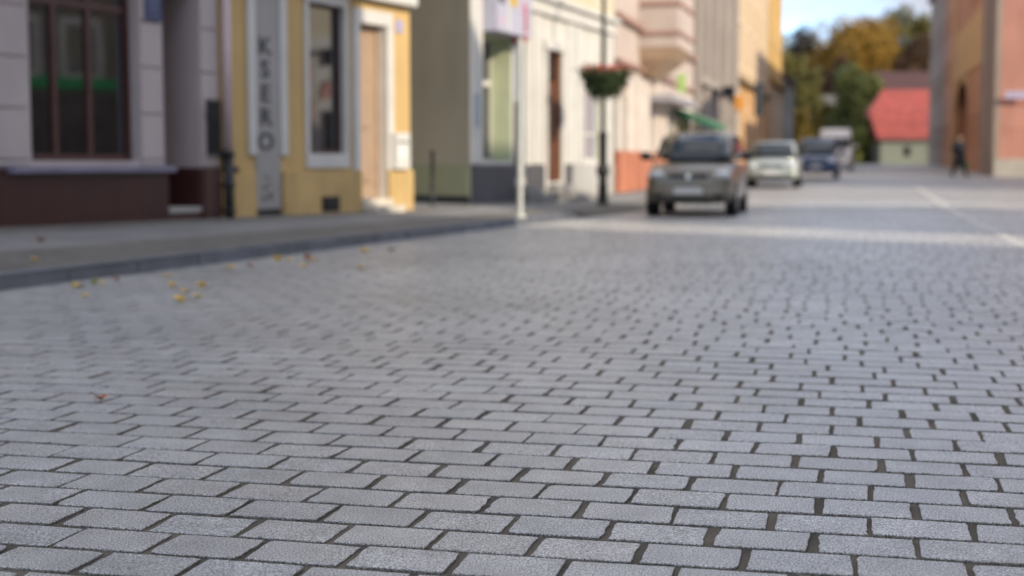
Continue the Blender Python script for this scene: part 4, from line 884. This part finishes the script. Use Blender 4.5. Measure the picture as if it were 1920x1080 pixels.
# ------------------------------------------------------------------ person with a green bag
def person():
    q = at(1797, 331, 62); z0 = gz(q.y) + 0.0
    e = thing('person', 'person in black coat and trousers walking on the right with a green bag in hand', 'person', (q.x, q.y, z0), R(20))
    P = {}; E = []
    def add(n, co, r, par=None):
        P[n] = (len(P), Vector(co), r)
        if par is not None: E.append((P[par][0], P[n][0]))
    add('pelvis', (0, 0, .95), (.16, .12)); add('waist', (0, -.01, 1.12), (.18, .14), 'pelvis'); add('chest', (0, 0, 1.32), (.22, .15), 'waist'); add('neck', (0, 0, 1.50), (.062, .062), 'chest'); add('jaw', (0, -.02, 1.58), (.07, .08), 'neck'); add('head', (0, -.015, 1.67), (.078, .095), 'jaw'); add('crown', (0, -.005, 1.75), (.05, .06), 'head')
    for s, n, ky, fy in ((1, 'r', -.16, -.26), (-1, 'l', .06, .24)):
        add('hip' + n, (s * .10, 0, .90), (.105, .11), 'pelvis'); add('knee' + n, (s * .11, ky * .9 - .03, .50), (.068, .072), 'hip' + n); add('ank' + n, (s * .11, fy, .09), (.042, .046), 'knee' + n); add('toe' + n, (s * .12, fy - .17, .045), (.042, .034), 'ank' + n)
        add('sho' + n, (s * .20, 0, 1.43), (.075, .075), 'chest'); add('elb' + n, (s * .27, -ky * .6 + .03, 1.14), (.05, .05), 'sho' + n); add('wri' + n, (s * .28, -ky * .9 - .06, .90), (.033, .03), 'elb' + n); add('palm' + n, (s * .285, -ky * .9 - .07, .83), (.036, .02), 'wri' + n)
        for k, ln in enumerate((.062, .07, .066, .052)):
            bx = (s * .285, -ky * .9 - .07 + (k - 1.5) * .02, .805); add('f%d%s' % (k, n), (bx[0] - s * .006, bx[1], bx[2] - ln * .5), (.009, .009), 'palm' + n); add('g%d%s' % (k, n), (bx[0] - s * .024, bx[1], bx[2] - ln * .85), (.008, .008), 'f%d%s' % (k, n))
        add('th' + n, (s * .265, -ky * .9 - .115, .82), (.0095, .0095), 'palm' + n); add('ti' + n, (s * .25, -ky * .9 - .125, .785), (.008, .008), 'th' + n)
    me = bpy.data.meshes.new('body'); me.from_pydata([tuple(v[1]) for v in P.values()], E, [])
    o = bpy.data.objects.new('body', me); COL.objects.link(o); o.modifiers.new('skin', 'SKIN')
    for i, v in enumerate(P.values()): me.skin_vertices[0].data[i].radius = v[2]
    me.skin_vertices[0].data[0].use_root = True
    o.modifiers.new('sub', 'SUBSURF').levels = 2
    bpy.context.view_layer.update(); m2 = bpy.data.meshes.new_from_object(o.evaluated_get(bpy.context.evaluated_depsgraph_get())); bpy.data.objects.remove(o)
    m2.name = 'body'; m2.materials.clear()
    for m in (paint('coat_black', (.016, .016, .018), .9, .2, 8), paint('trousers_black', (.012, .012, .015), .9, .2, 8), paint('skin', (.45, .26, .19), .5, .05, 8, 0), paint('shoes', (.02, .017, .015), .4)): m2.materials.append(m)
    for p_ in m2.polygons:
        c = p_.center; p_.material_index = 2 if (c.z > 1.53 or (c.z < .90 and abs(c.x) > .22)) else 3 if c.z < .10 else 1 if c.z < .92 else 0; p_.use_smooth = True
    bo = bpy.data.objects.new('body', m2); COL.objects.link(bo); bo.parent = e
    MB().lathe([(.20, .50), (.225, .56), (.22, .85), (.20, 1.10), (.18, 1.14)], 20, cap=False).build('coat_skirt', m2.materials[0], e, smooth=True).scale = (1, .82, 1)
    b = MB(); b.ball((0, .012, 1.715), .088, .10, .075); b.ball((0, .06, 1.65), .078, .055, .09); b.build('hair', paint('dark_hair', (.03, .02, .014), .7), e, smooth=True)
    b = MB(); b.ball((0, -.112, 1.655), .013, .02, .02); b.build('nose', m2.materials[2], e, smooth=True)
    for s in (1, -1): MB().ball((s * .03, -.097, 1.685), .012, .008, .009).build('eye', M_BLACKPL, e, smooth=True); MB().ball((s * .082, 0, 1.67), .012, .022, .032).build('ear', m2.materials[2], e, smooth=True)
    MB().ball((0, -.096, 1.612), .025, .008, .007).build('mouth', paint('lips', (.34, .13, .11), .5), e, smooth=True)
    h_ = e.rotation_euler.z; hp = Vector((.356, .088, 0)); wx = q.x + hp.x * math.cos(h_) - hp.y * math.sin(h_); wy = q.y + hp.x * math.sin(h_) + hp.y * math.cos(h_)
    e.scale = (1.25, 1.25, 1.03)
    g = thing('shopping_bag', 'green shopping bag carried by the person in black', 'bag', (wx, wy, z0 + .34), h_)
    MB().loft([[(-.05, -.15, 0), (.05, -.15, 0), (.05, .15, 0), (-.05, .15, 0)], [(-.09, -.17, .2), (.09, -.17, .2), (.09, .17, .2), (-.09, .17, .2)], [(-.02, -.16, .36), (.02, -.16, .36), (.02, .16, .36), (-.02, .16, .36)]]).build('bag_body', paint('green_plastic', (.02, .26, .06), .4), g, bevel=.02)
    b = MB(); b.tube((0, -.07, .35), (0, -.02, .45), .006); b.tube((0, -.02, .45), (0, .03, .45), .006); b.tube((0, .03, .45), (0, .07, .35), .006); b.build('handle', paint('green_handle', (.02, .2, .05), .5), g)
person()

# ------------------------------------------------------------------ end of the street: houses, wooded slope, trees
q = at(1650, 305, 150); HZ = gz(150)
h = House('red_roofed_house', 'small pale green house with a big bright red roof at the end of the street', 'house', (q.x, q.y), (.985, -.17), HZ - .1, 5.6, 2.9, 7, paint('sage_render', (.21, .22, .165), .85, .1, .6), roof=False)
h.op = []; w0 = sash(h, 2.35, 3.05, .9, 2.0); h.walls(); h.window(*w0, .16, .08, M_BROWN, M_GLASS)
M_REDROOF = bricky('red_tiles', (.38, .075, .058), (.32, .062, .05), (.20, .042, .035), .5, .4, .75, .02)
MB().loft([[(-.35, -.5, 2.75), (5.9, -.5, 2.75), (5.9, 7.4, 2.75), (-.35, 7.4, 2.75)], [(-1.15, .35, 5.6), (5.9, .35, 5.6), (5.9, 7.0, 5.6), (-1.15, 7.0, 5.6)], [(.3, 2.6, 8.0), (5.9, 2.6, 8.0), (5.9, 4.6, 8.0), (.3, 4.6, 8.0)]]).build('roof', M_REDROOF, h.e)
q = at(1652, 305, 172)
h = House('big_roofed_house', 'larger house with a dark maroon roof behind the bright red roof', 'house', (q.x, q.y), (1, .0), HZ, 13, 7.2, 10, paint('brown_render', (.16, .12, .10), .9, .15, .4), roof=True, roofmat=bricky('maroon_roof', (.085, .034, .03), (.07, .03, .027), (.03, .015, .015), .5, .4, .8, .02), rise=4.2)
h.op = []; ws = [sash(h, 1.5 + k * 3.8, 2.7 + k * 3.8, 3.6, 5.4) for k in range(3)]; h.walls()
for w in ws: h.window(*w, .16, .1, M_WHITE, M_GLASS)
q = at(1535, 305, 175)
h = House('shed', 'low grey roofed outbuilding on the slope left of the red roof', 'shed', (q.x, q.y), (1, .12), HZ + 1.2, 7.5, 3.2, 8, paint('grey_boards', (.10, .09, .08), .9, .2, .8), roofmat=paint('grey_roofing', (.11, .105, .10), .9, .2, .5), rise=4.2)
h.op = [(2.5, .1, 4.2, 2.4, .2)]; h.walls(); h.doorway(2.5, .1, 4.2, 2.4, .2, M_BROWN)
def hill():
    b = MB(); xs = np.linspace(-60, 190, 60); ys = np.linspace(178, 420, 40); Hh = lambda x, y: gz(150) - .6 + 17 * (1 - math.exp(-((y - 176) / 70) ** 2)) * (.75 + .25 * math.sin(x * .05 + 1)) * (1.0 if x > 20 else max(.3, 1 - (20 - x) / 90)) + 1.2 * math.sin(x * .21) * math.sin(y * .17) * min(1, (y - 178) / 25)
    for i in range(len(xs) - 1):
        for j in range(len(ys) - 1): b.quad(*[(x, y, Hh(x, y)) for x, y in ((xs[i], ys[j]), (xs[i + 1], ys[j]), (xs[i + 1], ys[j + 1]), (xs[i], ys[j + 1]))])
    tag(b.build('hill', paint('wooded_slope', (.075, .075, .028), .95, .5, .12, 0), smooth=True), kind='structure'); return Hh
HILL = hill()
GREEN = [(.04, .05, .012), (.09, .105, .02), (.16, .15, .03)]; GOLD = [(.12, .085, .012), (.24, .14, .015), (.34, .19, .018), (.29, .13, .018)]; BROWN = [(.045, .027, .014), (.08, .04, .016), (.12, .058, .016)]
OLIVE = [(.05, .05, .012), (.12, .105, .02), (.20, .16, .024)]; GREYB = [(.028, .024, .021), (.045, .037, .032), (.058, .05, .036)]; YEL = [(.10, .08, .010), (.19, .13, .016), (.24, .17, .022)]
BARK = paint('bark', (.055, .043, .033), .95, .3, 3)
MATS = {}
def tree(label, px, ytop, ybot, wpx, Y, cols, n=5200, clumps=34, name='deciduous_tree', leaf_s=(.16, .40)):
    q = at(px, 305, Y); g = HILL(q.x, Y) - .3 if Y > 179 else gz(Y); top = at(px, ytop, Y).z; low = at(px, ybot, Y).z; rx = wpx / 2 / 2667 * Y; rz = (top - low) / 2; cz = (top + low) / 2 - g
    e = thing(name, label, 'tree', (q.x, Y, g)); H = top - g
    b = MB(); b.tube((0, 0, -1), (0, 0, cz), max(.18, H * .022), max(.08, H * .012), 9)
    cl = []
    while len(cl) < clumps:
        v = RNG.normal(size=3); v /= np.linalg.norm(v); r = RNG.uniform(.4, .9) ** .6; p = v * r
        if p[2] < -.8: continue
        cl.append((p * np.array([rx, rx, rz]) * RNG.uniform(.82, 1.0) + np.array([0, 0, cz]), RNG.uniform(.26, .38)))
    for c, s in cl[::3]: b.tube((0, 0, cz * .55 + RNG.uniform(0, .3) * H * .3), tuple(c), max(.05, H * .008), .03, 6)
    b.build('trunk', BARK, e)
    def pt():
        c, s = cl[RNG.integers(len(cl))]; v = RNG.normal(size=3); v /= np.linalg.norm(v); return c + v * RNG.uniform(.2, 1) ** .5 * s * np.array([rx, rx, rz * .9])
    V, Fc = leafcloud(int(n * 1.5), pt, *leaf_s)
    key = id(cols)
    if key not in MATS: MATS[key] = leafy('crown_%d' % len(MATS), cols, .7)
    np_mesh('crown', V, Fc, MATS[key], e)
tree('big rounded golden brown tree rising above the red roof', 1606, 26, 235, 178, 205, GOLD, 16000, 90)
tree('green tree standing in front of the golden brown tree', 1606, 112, 290, 105, 163, GREEN, 8500, 50)
tree('tall dark olive tree behind the golden tree, highest at right', 1690, 2, 165, 120, 235, OLIVE, 8500, 48)
tree('russet tree between the golden tree and the slate house', 1708, 60, 200, 80, 200, BROWN, 6000, 40)
tree('dark greyish brown tree beside the end of the ochre house', 1508, 55, 240, 95, 215, GREYB, 8000, 48)
tree('olive green tree low beside the ochre house', 1476, 80, 290, 75, 180, OLIVE, 6500, 40)
tree('yellowing tree below the dark greyish brown tree', 1515, 115, 305, 70, 176, OLIVE, 6000, 40)
tree('russet brown tree left of the green tree', 1565, 95, 290, 85, 188, BROWN, 7500, 44)
tree('small yellow tree by the white van', 1497, 200, 305, 44, 150, YEL, 2600)
tree('small yellow green tree above the white van', 1552, 185, 290, 48, 166, YEL, 2400)
tree('dark green bushy tree left of the red roof', 1607, 215, 320, 62, 152, GREEN, 5200)
tree('tall green tree far behind on the hilltop', 1745, 28, 170, 100, 260, GREEN, 5200)
tree('dark tree low on the slope behind the van', 1578, 225, 318, 62, 158, GREEN, 4200)
tree('olive tree high between the greyish and the golden tree', 1548, 105, 260, 60, 225, OLIVE, 5000)
tree('yellow green tree closing the gap below the pale cloud', 1536, 78, 250, 72, 228, YEL, 6500, 44)
tree('dull green tree rising at the end of the ochre house, farthest left', 1474, 70, 220, 62, 240, OLIVE, 5200, 40)
